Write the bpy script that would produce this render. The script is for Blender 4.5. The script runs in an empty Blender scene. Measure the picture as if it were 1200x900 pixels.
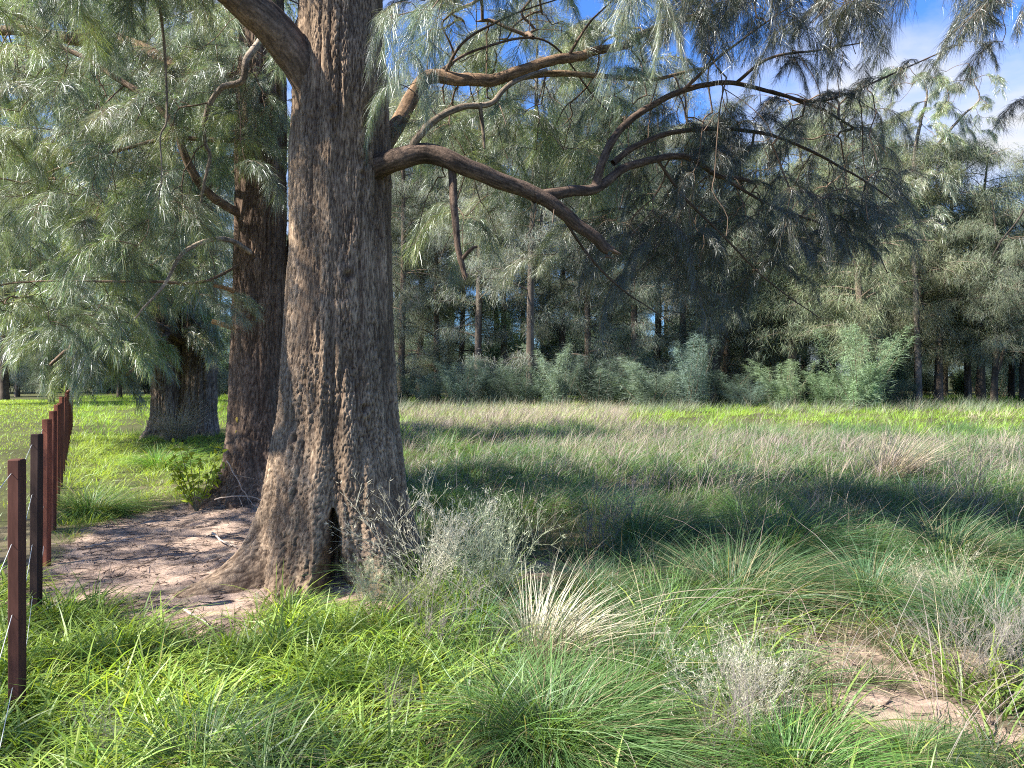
import bpy, math, random
import numpy as np
from mathutils import Vector

rng = np.random.default_rng(7)
random.seed(7)
sc = bpy.context.scene
col = sc.collection

# ------------------------------------------------------------------ camera
F, HZ, EYE = 890.0, 440.0, 1.6          # focal length and horizon in a 1200 x 900 frame, eye height
cd = bpy.data.cameras.new('camera')
cam = bpy.data.objects.new('camera', cd)
col.objects.link(cam)
cam.location = (0, 0, EYE)
cam.rotation_euler = (math.radians(90) - math.atan(10 / F), 0, 0)
cd.sensor_width = 36
cd.lens = 36 * F / 1200
cd.clip_start = 0.05
cd.clip_end = 5000
sc.camera = cam

# ------------------------------------------------------------------ sun, sky, exposure
TO_SUN = Vector((-0.67, -0.20, 0.71)).normalized()
sun_el = math.asin(TO_SUN.z)
sun_rot = math.atan2(TO_SUN.x, TO_SUN.y)
ld = bpy.data.lights.new('sun', 'SUN')
ld.energy = 5.0
ld.angle = math.radians(0.5)
ld.color = (1.0, 0.95, 0.86)
sun = bpy.data.objects.new('sun', ld)
sun.rotation_euler = TO_SUN.to_track_quat('Z', 'Y').to_euler()
col.objects.link(sun)

w = bpy.data.worlds.new('World')
sc.world = w
w.use_nodes = True
nt = w.node_tree
N, L = nt.nodes, nt.links
N.clear()
out = N.new('ShaderNodeOutputWorld')
bg = N.new('ShaderNodeBackground')
bg.inputs['Strength'].default_value = 0.108
sky = N.new('ShaderNodeTexSky')
sky.sky_type = 'NISHITA'
sky.sun_disc = False
sky.sun_elevation = sun_el
sky.sun_rotation = sun_rot
sky.air_density = 1.0
sky.dust_density = 0.3
sky.ozone_density = 3.0
tc = N.new('ShaderNodeTexCoord')
mp = N.new('ShaderNodeMapping')
mp.inputs['Scale'].default_value = (2.0, 2.0, 4.2)
mp.inputs['Location'].default_value = (0.35, 0.9, 0.30)
L.new(tc.outputs['Generated'], mp.inputs['Vector'])
cn = N.new('ShaderNodeTexNoise')
cn.inputs['Scale'].default_value = 1.25
cn.inputs['Detail'].default_value = 9
cn.inputs['Roughness'].default_value = 0.56
cn.inputs['Distortion'].default_value = 0.25
L.new(mp.outputs[0], cn.inputs['Vector'])
cr = N.new('ShaderNodeValToRGB')
cr.color_ramp.elements[0].position = 0.49
cr.color_ramp.elements[0].color = (0, 0, 0, 1)
cr.color_ramp.elements[1].position = 0.68
cr.color_ramp.elements[1].color = (1, 1, 1, 1)
L.new(cn.outputs['Fac'], cr.inputs['Fac'])
tint = N.new('ShaderNodeMix')
tint.data_type = 'RGBA'
tint.blend_type = 'MULTIPLY'
tint.inputs['Factor'].default_value = 1.0
L.new(sky.outputs[0], tint.inputs['A'])
tint.inputs['B'].default_value = (0.30, 0.50, 0.82, 1)
mixc = N.new('ShaderNodeMix')
mixc.data_type = 'RGBA'
L.new(cr.outputs['Color'], mixc.inputs['Factor'])
L.new(tint.outputs['Result'], mixc.inputs['A'])
mixc.inputs['B'].default_value = (2.45, 2.5, 2.62, 1)
L.new(mixc.outputs['Result'], bg.inputs['Color'])
L.new(bg.outputs[0], out.inputs['Surface'])

sc.view_settings.view_transform = 'Standard'
sc.view_settings.look = 'None'
sc.view_settings.exposure = 1.85
sc.view_settings.gamma = 1.0
sc.view_settings.use_curve_mapping = False
sc.cycles.use_denoising = False
sc.cycles.filter_width = 1.1
sc.cycles.max_bounces = 6
sc.cycles.diffuse_bounces = 3
sc.cycles.glossy_bounces = 2
sc.cycles.transmission_bounces = 3
sc.cycles.transparent_max_bounces = 4


# ------------------------------------------------------------------ helpers
def at(px, py, d):
    """a point at distance d in front of the viewpoint, read off the photograph"""
    return np.array([(px - 600) / F * d, d, EYE - (py - HZ) / F * d])


def on_ground(px, py):
    d = EYE * F / (py - HZ)
    return ((px - 600) / F * d, d)


_perm = np.random.default_rng(3).permutation(256)
_perm = np.concatenate([_perm, _perm, _perm])
_g = np.random.default_rng(4).normal(size=(256, 3))
_g /= np.linalg.norm(_g, axis=1)[:, None]


def pn(x, y, z):
    """gradient noise, about -0.7 .. 0.7"""
    x, y, z = np.broadcast_arrays(np.asarray(x, float), np.asarray(y, float), np.asarray(z, float))
    xi, yi, zi = np.floor(x).astype(int), np.floor(y).astype(int), np.floor(z).astype(int)
    fx, fy, fz = x - xi, y - yi, z - zi
    xi, yi, zi = xi & 255, yi & 255, zi & 255
    u, v, s = [t * t * t * (t * (t * 6 - 15) + 10) for t in (fx, fy, fz)]

    def gr(dx, dy, dz):
        h = _perm[_perm[_perm[xi + dx] + yi + dy] + zi + dz]
        g = _g[h]
        return g[..., 0] * (fx - dx) + g[..., 1] * (fy - dy) + g[..., 2] * (fz - dz)
    a = gr(0, 0, 0) * (1 - u) + gr(1, 0, 0) * u
    b = gr(0, 1, 0) * (1 - u) + gr(1, 1, 0) * u
    c = gr(0, 0, 1) * (1 - u) + gr(1, 0, 1) * u
    d = gr(0, 1, 1) * (1 - u) + gr(1, 1, 1) * u
    return (a * (1 - v) + b * v) * (1 - s) + (c * (1 - v) + d * v) * s


def fbm(x, y, z=0.0, oct=3):
    r, a = 0, 1.0
    for i in range(oct):
        r = r + a * pn(np.asarray(x) * 2 ** i + 7.3 * i, np.asarray(y) * 2 ** i, np.asarray(z) * 2 ** i)
        a *= 0.5
    return r


def inpoly(x, y, poly):
    r = np.zeros(np.shape(x), bool)
    j = len(poly) - 1
    for i in range(len(poly)):
        xi, yi = poly[i]
        xj, yj = poly[j]
        c = ((yi > y) != (yj > y)) & (x < (xj - xi) * (y - yi) / (yj - yi + 1e-12) + xi)
        r ^= c
        j = i
    return r


DIRT_PX = [(20, 706), (55, 662), (70, 628), (140, 603), (215, 590), (330, 590), (350, 640), (445, 690),
           (430, 712), (330, 722), (250, 742), (150, 742), (90, 722)]
DIRT = [on_ground(*p) for p in DIRT_PX]
# other bare places: centre px, py, radius along x, along y (m)
BARE = [(640, 668, 0.6, 0.35, 1.0), (930, 745, 0.35, 0.2, 0.8), (770, 745, 0.2, 0.25, 0.6), (985, 690, 0.4, 0.25, 0.6), (1090, 765, 0.4, 0.2, 0.8), (720, 690, 0.25, 0.3, 0.6), (1110, 838, 0.62, 0.22, 1.0), (985, 775, 0.38, 0.16, 0.8), (530, 640, 0.55, 0.6, 0.35),
        (405, 690, 0.4, 0.22, 1.0), (215, 795, 0.18, 0.09, 0.7), (290, 835, 0.2, 0.08, 0.6), (1000, 720, 0.3, 0.2, 0.4),
        (40, 680, 0.5, 0.5, 0.5)]
BARE = [on_ground(a, b) + (c, d, e) for a, b, c, d, e in BARE]


def bare(x, y):
    """0 .. 1, how bare the soil is"""
    x, y = np.asarray(x, float), np.asarray(y, float)
    wx = x + 0.5 * fbm(x * 1.5, y * 1.5, 2.0, 4)
    wy = y + 0.8 * fbm(x * 1.5, y * 1.5, 9.0, 4)
    m = inpoly(wx, wy, DIRT).astype(float)
    for cx, cy, rx, ry, s in BARE:
        q = ((wx - cx) / rx) ** 2 + ((wy - cy) / ry) ** 2
        m = np.maximum(m, s * np.clip(1.6 - q, 0, 1))
    return m


def gz(x, y):
    """height of the ground"""
    x, y = np.asarray(x, float), np.asarray(y, float)
    near = np.clip((y - 2) / 3, 0, 1)
    z = 0.05 * fbm(x * 0.35, y * 0.35, 1.0) * near
    z = z + 0.02 * fbm(x * 1.7, y * 1.7, 4.0)
    z = z + 0.13 * np.exp(-(((x + 1.5) / 1.1) ** 2 + ((y - 6.4) / 0.9) ** 2))
    z = z + 0.16 * np.exp(-(((x + 2.9) / 0.9) ** 2 + ((y - 9.2) / 1.1) ** 2))
    z = z + 0.10 * np.exp(-(((x + 7.9) / 1.6) ** 2 + ((y - 18.5) / 1.6) ** 2))
    return z - 0.03


class MB:
    """collects vertices and faces"""

    def __init__(self):
        self.v, self.q, self.t, self.c, self.qm, self.tm, self.n = [], [], [], [], [], [], 0

    def add(self, v, quads=None, tris=None, c=(1, 1, 1), m=0):
        v = np.asarray(v, float).reshape(-1, 3)
        c = np.asarray(c, float)
        if c.ndim == 1:
            c = np.tile(c, (len(v), 1))
        self.v.append(v)
        self.c.append(c)
        if quads is not None and len(quads):
            self.q.append(np.asarray(quads) + self.n)
            self.qm.append(np.full(len(quads), m))
        if tris is not None and len(tris):
            self.t.append(np.asarray(tris) + self.n)
            self.tm.append(np.full(len(tris), m))
        self.n += len(v)

    def mesh(self, name, mats, smooth=True):
        V = np.concatenate(self.v)
        C = np.concatenate(self.c)
        Q = np.concatenate(self.q) if self.q else np.zeros((0, 4), int)
        T = np.concatenate(self.t) if self.t else np.zeros((0, 3), int)
        M = np.concatenate(self.qm + self.tm) if (self.qm or self.tm) else np.zeros(0, int)
        me = bpy.data.meshes.new(name)
        me.vertices.add(len(V))
        me.vertices.foreach_set('co', V.astype(np.float32).ravel())
        me.loops.add(len(Q) * 4 + len(T) * 3)
        me.polygons.add(len(Q) + len(T))
        me.loops.foreach_set('vertex_index', np.concatenate([Q.ravel(), T.ravel()]).astype(np.int32))
        st = np.concatenate([np.arange(len(Q)) * 4, len(Q) * 4 + np.arange(len(T)) * 3]).astype(np.int32)
        me.polygons.foreach_set('loop_start', st)
        me.polygons.foreach_set('material_index', M.astype(np.int32))
        me.polygons.foreach_set('use_smooth', np.full(len(Q) + len(T), smooth))
        a = me.color_attributes.new('col', 'FLOAT_COLOR', 'POINT')
        a.data.foreach_set('color', np.concatenate([C, np.ones((len(C), 1))], 1).astype(np.float32).ravel())
        for m in mats:
            me.materials.append(m)
        me.update(calc_edges=True)
        me.validate()
        return me


def link(name, me, parent=None, loc=(0, 0, 0), rot=(0, 0, 0), scale=1.0, **props):
    o = bpy.data.objects.new(name, me)
    col.objects.link(o)
    o.parent = parent
    o.location = loc
    o.rotation_euler = rot
    o.scale = (scale,) * 3 if np.isscalar(scale) else scale
    for k, v in props.items():
        o[k] = v
    return o


def thing(name, label, cat, loc=(0, 0, 0), group=None, me=None, rot=(0, 0, 0), scale=1.0):
    o = link(name, me, None, loc, rot, scale, label=label, category=cat)
    if group:
        o['group'] = group
    return o


def catmull(P, n):
    P = np.asarray(P, float)
    if len(P) == 2:
        t = np.linspace(0, 1, n)[:, None]
        return P[0] * (1 - t) + P[1] * t
    Q = np.vstack([2 * P[0] - P[1], P, 2 * P[-1] - P[-2]])
    t = np.linspace(0, len(P) - 1 - 1e-6, n)
    i = t.astype(int)
    f = (t - i)[:, None]
    a, b, c, d = Q[i], Q[i + 1], Q[i + 2], Q[i + 3]
    return 0.5 * (2 * b + (c - a) * f + (2 * a - 5 * b + 4 * c - d) * f ** 2 + (3 * b - a - 3 * c + d) * f ** 3)


def tube(mb, P, R, sides=8, c=(1, 1, 1), m=0, rough=0.0, cap=True, seed=0.0):
    P = np.asarray(P, float)
    R = np.broadcast_to(np.asarray(R, float), (len(P),)).copy()
    T = np.gradient(P, axis=0)
    T /= np.linalg.norm(T, axis=1)[:, None] + 1e-9
    up = np.array([0.0, 0, 1]) if abs(T[0][2]) < 0.9 else np.array([1.0, 0, 0])
    U = np.zeros_like(P)
    u = np.cross(T[0], up)
    u /= np.linalg.norm(u)
    for i in range(len(P)):
        u = u - T[i] * np.dot(u, T[i])
        u /= np.linalg.norm(u) + 1e-9
        U[i] = u
    W = np.cross(T, U)
    a = np.arange(sides) / sides * 2 * math.pi
    rr = np.ones((len(P), sides))
    if rough:
        s = np.cumsum(np.r_[0, np.linalg.norm(np.diff(P, axis=0), axis=1)])
        Rm = max(R.mean(), 1e-3)
        X, Y = np.cos(a)[None] * 1.3, np.sin(a)[None] * 1.3
        S = s[:, None] / Rm
        big = fbm(X + seed, Y, S * 0.22)
        kk = 0.010
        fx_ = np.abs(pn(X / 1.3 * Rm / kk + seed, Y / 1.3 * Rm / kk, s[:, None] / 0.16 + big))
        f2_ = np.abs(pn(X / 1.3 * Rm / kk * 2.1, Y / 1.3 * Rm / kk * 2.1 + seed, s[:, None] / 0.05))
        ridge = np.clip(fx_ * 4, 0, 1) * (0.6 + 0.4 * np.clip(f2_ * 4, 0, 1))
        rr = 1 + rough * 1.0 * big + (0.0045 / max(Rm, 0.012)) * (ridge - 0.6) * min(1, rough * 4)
    V = P[:, None] + R[:, None, None] * rr[..., None] * (np.cos(a)[None, :, None] * U[:, None] + np.sin(a)[None, :, None] * W[:, None])
    n, k = len(P), sides
    I = np.arange(n - 1)[:, None] * k
    J = np.arange(k)[None]
    J2 = (J + 1) % k
    q = np.stack([I + J, I + J2, I + k + J2, I + k + J], -1).reshape(-1, 4)
    cc = np.asarray(c, float)
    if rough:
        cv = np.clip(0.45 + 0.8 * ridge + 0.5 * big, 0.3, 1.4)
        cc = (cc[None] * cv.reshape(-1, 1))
    mb.add(V.reshape(-1, 3), q, None, cc, m)
    if cap and sides >= 3:
        fan = np.stack([np.zeros(k - 2, int), np.arange(1, k - 1), np.arange(2, k)], -1)
        Ve = V[-1]
        mb.add(Ve, None, fan, np.asarray(c, float), m)


def ribbons(mb, P, D, Ln, W, bend, seg=2, c=(1, 1, 1), tipc=None, m=0, out=None, side=None):
    """blades or needles: base P, first direction D, length, width, bend vector at the tip"""
    n = len(P)
    if n == 0:
        return
    Ln = np.broadcast_to(Ln, (n,))
    W = np.broadcast_to(W, (n,))
    if side is None:
        side = np.cross(D, rng.normal(size=(n, 3)))
    side = side / (np.linalg.norm(side, axis=1)[:, None] + 1e-9)
    ts = np.linspace(0, 1, seg + 1)
    vs, cs = [], []
    c = np.asarray(c, float)
    if c.ndim == 1:
        c = np.tile(c, (n, 1))
    tc_ = c if tipc is None else (np.tile(np.asarray(tipc, float), (n, 1)) if np.ndim(tipc) == 1 else tipc)
    for i, t in enumerate(ts):
        ctr = P + Ln[:, None] * (D * t + bend * t * t)
        cc = c * (1 - t) + tc_ * t
        if i < seg:
            wv = W * (1 - t ** 2.2) * 0.5 * (0.75 + 0.25 * min(1, t * 4))
            vs += [ctr - side * wv[:, None], ctr + side * wv[:, None]]
            cs += [cc, cc]
        else:
            vs.append(ctr)
            cs.append(cc)
    k = 2 * seg + 1
    V = np.stack(vs, 1).reshape(-1, 3)
    C = np.stack(cs, 1).reshape(-1, 3)
    base = np.arange(n)[:, None] * k
    q = None
    if seg > 1:
        s = np.arange(seg - 1)[None] * 2
        b = (base + s).ravel()
        q = np.stack([b, b + 1, b + 3, b + 2], -1)
    b = (base[:, 0] + 2 * (seg - 1))
    t3 = np.stack([b, b + 1, b + 2], -1)
    mb.add(V, q, t3, C, m)


def unit(v):
    v = np.asarray(v, float)
    return v / (np.linalg.norm(v, axis=-1, keepdims=True) + 1e-9)


# ------------------------------------------------------------------ materials
def mat(name):
    m = bpy.data.materials.new(name)
    m.use_nodes = True
    t = m.node_tree
    t.nodes.clear()
    return m, t, t.nodes, t.links


def leaf_mat(name, trans=0.35, gloss=0.12, rough=0.45, jitter=0.25, ttint=(1.0, 1.0, 0.8), hue=0.02):
    m, t, n, l = mat(name)
    o = n.new('ShaderNodeOutputMaterial')
    a = n.new('ShaderNodeAttribute')
    a.attribute_name = 'col'
    oi = n.new('ShaderNodeObjectInfo')
    hs = n.new('ShaderNodeHueSaturation')
    mr = n.new('ShaderNodeMapRange')
    mr.inputs['To Min'].default_value = 1 - jitter
    mr.inputs['To Max'].default_value = 1 + jitter
    l.new(oi.outputs['Random'], mr.inputs['Value'])
    l.new(mr.outputs[0], hs.inputs['Value'])
    mu = n.new('ShaderNodeMath')
    mu.operation = 'MULTIPLY'
    mu.inputs[1].default_value = 7.31
    l.new(oi.outputs['Random'], mu.inputs[0])
    fr = n.new('ShaderNodeMath')
    fr.operation = 'FRACT'
    l.new(mu.outputs[0], fr.inputs[0])
    mh = n.new('ShaderNodeMapRange')
    mh.inputs['To Min'].default_value = 0.5 - hue
    mh.inputs['To Max'].default_value = 0.5 + hue
    l.new(fr.outputs[0], mh.inputs['Value'])
    l.new(mh.outputs[0], hs.inputs['Hue'])
    l.new(a.outputs['Color'], hs.inputs['Color'])
    d = n.new('ShaderNodeBsdfDiffuse')
    l.new(hs.outputs[0], d.inputs['Color'])
    tr = n.new('ShaderNodeBsdfTranslucent')
    tm = n.new('ShaderNodeMix')
    tm.data_type = 'RGBA'
    tm.blend_type = 'MULTIPLY'
    tm.inputs['Factor'].default_value = 1
    l.new(hs.outputs[0], tm.inputs['A'])
    tm.inputs['B'].default_value = tuple(ttint) + (1,)
    l.new(tm.outputs['Result'], tr.inputs['Color'])
    mx = n.new('ShaderNodeMixShader')
    mx.inputs[0].default_value = trans
    l.new(d.outputs[0], mx.inputs[1])
    l.new(tr.outputs[0], mx.inputs[2])
    g = n.new('ShaderNodeBsdfGlossy')
    g.inputs['Roughness'].default_value = rough
    g.inputs['Color'].default_value = (0.9, 0.95, 1, 1)
    mg = n.new('ShaderNodeMixShader')
    mg.inputs[0].default_value = gloss
    l.new(mx.outputs[0], mg.inputs[1])
    l.new(g.outputs[0], mg.inputs[2])
    l.new(mg.outputs[0], o.inputs['Surface'])
    return m


def bark_mat(name, tint=(1, 1, 1), sc_u=46.0, bump=0.9, dist=0.012, zs=0.14):
    m, t, n, l = mat(name)
    o = n.new('ShaderNodeOutputMaterial')
    b = n.new('ShaderNodeBsdfPrincipled')
    b.inputs['Roughness'].default_value = 0.92
    b.inputs['Specular IOR Level'].default_value = 0.15
    a = n.new('ShaderNodeAttribute')
    a.attribute_name = 'col'
    tc = n.new('ShaderNodeTexCoord')
    mp = n.new('ShaderNodeMapping')
    mp.inputs['Scale'].default_value = (1, 1, zs)
    l.new(tc.outputs['Object'], mp.inputs['Vector'])
    nz = n.new('ShaderNodeTexNoise')
    nz.inputs['Scale'].default_value = sc_u
    nz.inputs['Detail'].default_value = 8
    nz.inputs['Roughness'].default_value = 0.65
    l.new(mp.outputs[0], nz.inputs['Vector'])
    n2 = n.new('ShaderNodeTexNoise')
    n2.inputs['Scale'].default_value = 2.3
    n2.inputs['Detail'].default_value = 5
    l.new(tc.outputs['Object'], n2.inputs['Vector'])
    r1 = n.new('ShaderNodeMapRange')
    r1.inputs['From Min'].default_value = 0.3
    r1.inputs['From Max'].default_value = 0.7
    r1.inputs['To Min'].default_value = 0.55
    r1.inputs['To Max'].default_value = 1.4
    l.new(nz.outputs['Fac'], r1.inputs['Value'])
    r2 = n.new('ShaderNodeMapRange')
    r2.inputs['From Min'].default_value = 0.3
    r2.inputs['From Max'].default_value = 0.7
    r2.inputs['To Min'].default_value = 0.72
    r2.inputs['To Max'].default_value = 1.25
    l.new(n2.outputs['Fac'], r2.inputs['Value'])
    mu = n.new('ShaderNodeMath')
    mu.operation = 'MULTIPLY'
    l.new(r1.outputs[0], mu.inputs[0])
    l.new(r2.outputs[0], mu.inputs[1])
    vm = n.new('ShaderNodeVectorMath')
    vm.operation = 'SCALE'
    l.new(a.outputs['Color'], vm.inputs[0])
    l.new(mu.outputs[0], vm.inputs['Scale'])
    v2 = n.new('ShaderNodeVectorMath')
    v2.operation = 'MULTIPLY'
    v2.inputs[1].default_value = tint
    l.new(vm.outputs[0], v2.inputs[0])
    l.new(v2.outputs[0], b.inputs['Base Color'])
    bp = n.new('ShaderNodeBump')
    bp.inputs['Strength'].default_value = bump
    bp.inputs['Distance'].default_value = dist
    l.new(nz.outputs['Fac'], bp.inputs['Height'])
    l.new(bp.outputs[0], b.inputs['Normal'])
    l.new(b.outputs[0], o.inputs['Surface'])
    return m


M_NEEDLE = leaf_mat('she_oak_needles', 0.42, 0.09, 0.40, 0.28, (0.95, 1.05, 0.6), 0.018)
M_FAR = leaf_mat('far_needles', 0.35, 0.02, 0.5, 0.22, (1.0, 1.05, 0.6), 0.02)
M_GRASS = leaf_mat('grass_blades', 0.50, 0.022, 0.45, 0.0, (1.15, 1.1, 0.45), 0.0)
M_DRY = leaf_mat('dry_stems', 0.25, 0.03, 0.6, 0.12, (1, 0.95, 0.85), 0.0)
M_BARK = bark_mat('bark')
M_TWIG = bark_mat('twig_bark', sc_u=60, bump=0.4, dist=0.004)
M_LIMB = bark_mat('limb_bark', sc_u=70, bump=0.8, dist=0.006, zs=0.8)
M_RUST = bark_mat('rusted_steel', sc_u=24, bump=0.15, dist=0.001)

# ground
m, t, n, l = mat('soil_and_turf')
o = n.new('ShaderNodeOutputMaterial')
b = n.new('ShaderNodeBsdfPrincipled')
b.inputs['Roughness'].default_value = 0.95
b.inputs['Specular IOR Level'].default_value = 0.1
a = n.new('ShaderNodeAttribute')
a.attribute_name = 'col'
tc = n.new('ShaderNodeTexCoord')
nz = n.new('ShaderNodeTexNoise')
nz.inputs['Scale'].default_value = 14
nz.inputs['Detail'].default_value = 10
nz.inputs['Roughness'].default_value = 0.72
l.new(tc.outputs['Object'], nz.inputs['Vector'])
r1 = n.new('ShaderNodeMapRange')
r1.inputs['From Min'].default_value = 0.3
r1.inputs['From Max'].default_value = 0.7
r1.inputs['To Min'].default_value = 0.55
r1.inputs['To Max'].default_value = 1.4
l.new(nz.outputs['Fac'], r1.inputs['Value'])
vm = n.new('ShaderNodeVectorMath')
vm.operation = 'SCALE'
l.new(a.outputs['Color'], vm.inputs[0])
l.new(r1.outputs[0], vm.inputs['Scale'])
l.new(vm.outputs[0], b.inputs['Base Color'])
bp = n.new('ShaderNodeBump')
bp.inputs['Strength'].default_value = 0.8
bp.inputs['Distance'].default_value = 0.03
l.new(nz.outputs['Fac'], bp.inputs['Height'])
l.new(bp.outputs[0], b.inputs['Normal'])
l.new(b.outputs[0], o.inputs['Surface'])
M_SOIL = m

# galvanised wire
m, t, n, l = mat('galvanised_wire')
o = n.new('ShaderNodeOutputMaterial')
b = n.new('ShaderNodeBsdfPrincipled')
b.inputs['Base Color'].default_value = (0.62, 0.63, 0.62, 1)
b.inputs['Metallic'].default_value = 0.6
b.inputs['Roughness'].default_value = 0.45
nz = n.new('ShaderNodeTexNoise')
nz.inputs['Scale'].default_value = 60
l.new(nz.outputs['Fac'], b.inputs['Roughness'])
l.new(b.outputs[0], o.inputs['Surface'])
M_WIRE = m

# ------------------------------------------------------------------ ground sheet
SOIL = np.array([0.37, 0.275, 0.215])
LITTER = np.array([0.25, 0.18, 0.14])
TURF = np.array([0.060, 0.062, 0.026])
def spaced(c0, c1, step, lo, hi):
    a = list(np.arange(c0, c1, step))
    s_ = step
    while a[-1] < hi:
        s_ *= 1.07
        a.append(a[-1] + s_)
    s_ = step
    while a[0] > lo:
        s_ *= 1.07
        a.insert(0, a[0] - s_)
    return np.array(a)


xs = spaced(-6, 6, 0.035, -1200, 1200)
ys = spaced(2.5, 11, 0.035, -800, 2000)
X, Y = np.meshgrid(xs, ys)
Z = gz(X, Y)
Bm = bare(X, Y)
near = np.clip((8 - np.abs(X)) / 2, 0, 1) * np.clip((13 - Y) / 2, 0, 1)
Z = Z + near * 0.045 * fbm(X * 3.2, Y * 4.5, 1.0, 5) * Bm
mixn = np.clip(0.5 + 0.9 * fbm(X * 2.2, Y * 2.2, 6.0), 0, 1)[..., None]
soilc = SOIL * mixn + LITTER * (1 - mixn)
C = TURF * (1 + 0.5 * fbm(X * 0.6, Y * 0.6, 3.0))[..., None] * (1 - Bm[..., None]) + soilc * Bm[..., None]
lit = np.clip((np.abs(X + 1.5) < 4) * (Y < 12) * 0.35, 0, 1)[..., None] * (1 - Bm[..., None])
C = C * (1 - lit) + LITTER * lit * 0.8
ny, nx = X.shape
I = (np.arange(ny - 1)[:, None] * nx + np.arange(nx - 1)[None])
q = np.stack([I, I + 1, I + nx + 1, I + nx], -1).reshape(-1, 4)
mb = MB()
mb.add(np.stack([X, Y, Z], -1).reshape(-1, 3), q, None, C.reshape(-1, 3))
link('ground', mb.mesh('ground', [M_SOIL]), kind='structure')


# ------------------------------------------------------------------ big trunks with furrowed bark
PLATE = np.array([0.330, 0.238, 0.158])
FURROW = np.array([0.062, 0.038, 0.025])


def big_trunk(name, axis, rad, buttresses, hollows, nth, nz, top, parent, plate=PLATE, furrow=FURROW, mat_=None, seed=0.0,
              base=-0.12, furrow_depth=0.016, relief=1.0, knots=()):
    """axis(z) -> x, y offset; rad(z) -> radius; buttresses: (angle, reach, height, sharpness, twist)"""
    z = base + (top - base) * (np.linspace(0, 1, nz) ** 1.15)
    th = np.arange(nth) / nth * 2 * math.pi
    TH, ZZ = np.meshgrid(th, z)
    ax, ay = axis(z)
    R = rad(z)[:, None] * np.ones_like(TH)
    R0 = R.copy()
    # flutes of the stem
    for ang, reach, h, sharp, tw in buttresses:
        zz = np.clip(ZZ, 0, None)
        dth = (TH - ang - tw * zz + math.pi) % (2 * math.pi) - math.pi
        R += reach * np.exp(-zz / h) * np.exp(-(dth / sharp) ** 2)
        R += 0.035 * relief * np.exp(-zz / 2.5) * np.exp(-(dth / 0.22) ** 2)
    for ang, depth, h, wd in hollows:
        zz = np.clip(ZZ, 0, None)
        dth = (TH - ang + math.pi) % (2 * math.pi) - math.pi
        wz = wd * np.clip(1 - zz / h, 0, 1) ** 0.6 * (1 + 0.9 * pn(0.3, zz * 9 + 3, np.sign(dth) * 2.5)) + 1e-3
        R -= depth * np.exp(-(dth / wz) ** 4) * (zz < h)
    cx, cy = np.cos(TH), np.sin(TH)
    R += relief * 0.045 * R0 * fbm(cx * 1.6 + seed, cy * 1.6, ZZ * 0.55) / 0.4
    # bark: long plates broken by cracks
    k = 1 / 0.0105
    wob = 0.55 * pn(cx * 4 * R0 * 3, cy * 4 * R0 * 3, ZZ * 3 + seed)
    f1 = np.abs(pn(cx * R0 * k + wob, cy * R0 * k + wob, ZZ * k * 0.10 + seed))
    f2 = np.abs(pn(cx * R0 * k * 2.1 + 5, cy * R0 * k * 2.1, ZZ * k * 0.33 + seed))
    f3 = np.abs(pn(cx * R0 * 9 + 3 + 0.5 * wob, cy * R0 * 9 + wob * .5, ZZ * 0.55 + seed))
    f4 = fbm(cx * 2.2 + 9, cy * 2.2 + seed, ZZ * 1.6)
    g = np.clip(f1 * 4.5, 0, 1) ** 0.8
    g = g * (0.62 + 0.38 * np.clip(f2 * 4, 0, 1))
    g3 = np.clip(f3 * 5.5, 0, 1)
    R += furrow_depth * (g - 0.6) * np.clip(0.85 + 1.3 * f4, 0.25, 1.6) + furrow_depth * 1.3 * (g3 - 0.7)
    R += 0.10 * relief * R0 * np.exp(-np.clip(ZZ, 0, None) / 0.45) * fbm(cx * 3.5 + seed, cy * 3.5, ZZ * 0.9)
    kn = np.zeros_like(TH)
    for ka, kz, kr in knots:
        dth = ((TH - ka + math.pi) % (2 * math.pi) - math.pi) * R0
        rr_ = np.hypot(dth, (ZZ - kz) * 0.75) / kr
        R += kr * (0.30 * np.exp(-((rr_ - 1.25) / 0.5) ** 2) - 0.65 * np.exp(-rr_ ** 2 * 1.6))
        kn = np.maximum(kn, np.exp(-rr_ ** 2 * 1.6))
    V = np.stack([ax[:, None] + R * cx, ay[:, None] + R * cy, ZZ], -1)
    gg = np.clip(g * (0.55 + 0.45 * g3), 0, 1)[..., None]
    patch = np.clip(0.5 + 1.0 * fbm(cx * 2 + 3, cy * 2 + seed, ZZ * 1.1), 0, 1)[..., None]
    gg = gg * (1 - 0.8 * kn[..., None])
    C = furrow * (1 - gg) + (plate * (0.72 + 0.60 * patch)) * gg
    i = np.arange(nz - 1)[:, None] * nth
    j = np.arange(nth)[None]
    j2 = (j + 1) % nth
    q = np.stack([i + j, i + j2, i + nth + j2, i + nth + j], -1).reshape(-1, 4)
    mb = MB()
    mb.add(V.reshape(-1, 3), q, None, C.reshape(-1, 3))
    return link(name, mb.mesh(name, [mat_ or M_BARK]), parent)


def interp(zs, vs):
    zs, vs = np.array(zs, float), np.array(vs, float)
    return lambda z: np.interp(z, zs, vs)


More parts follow.
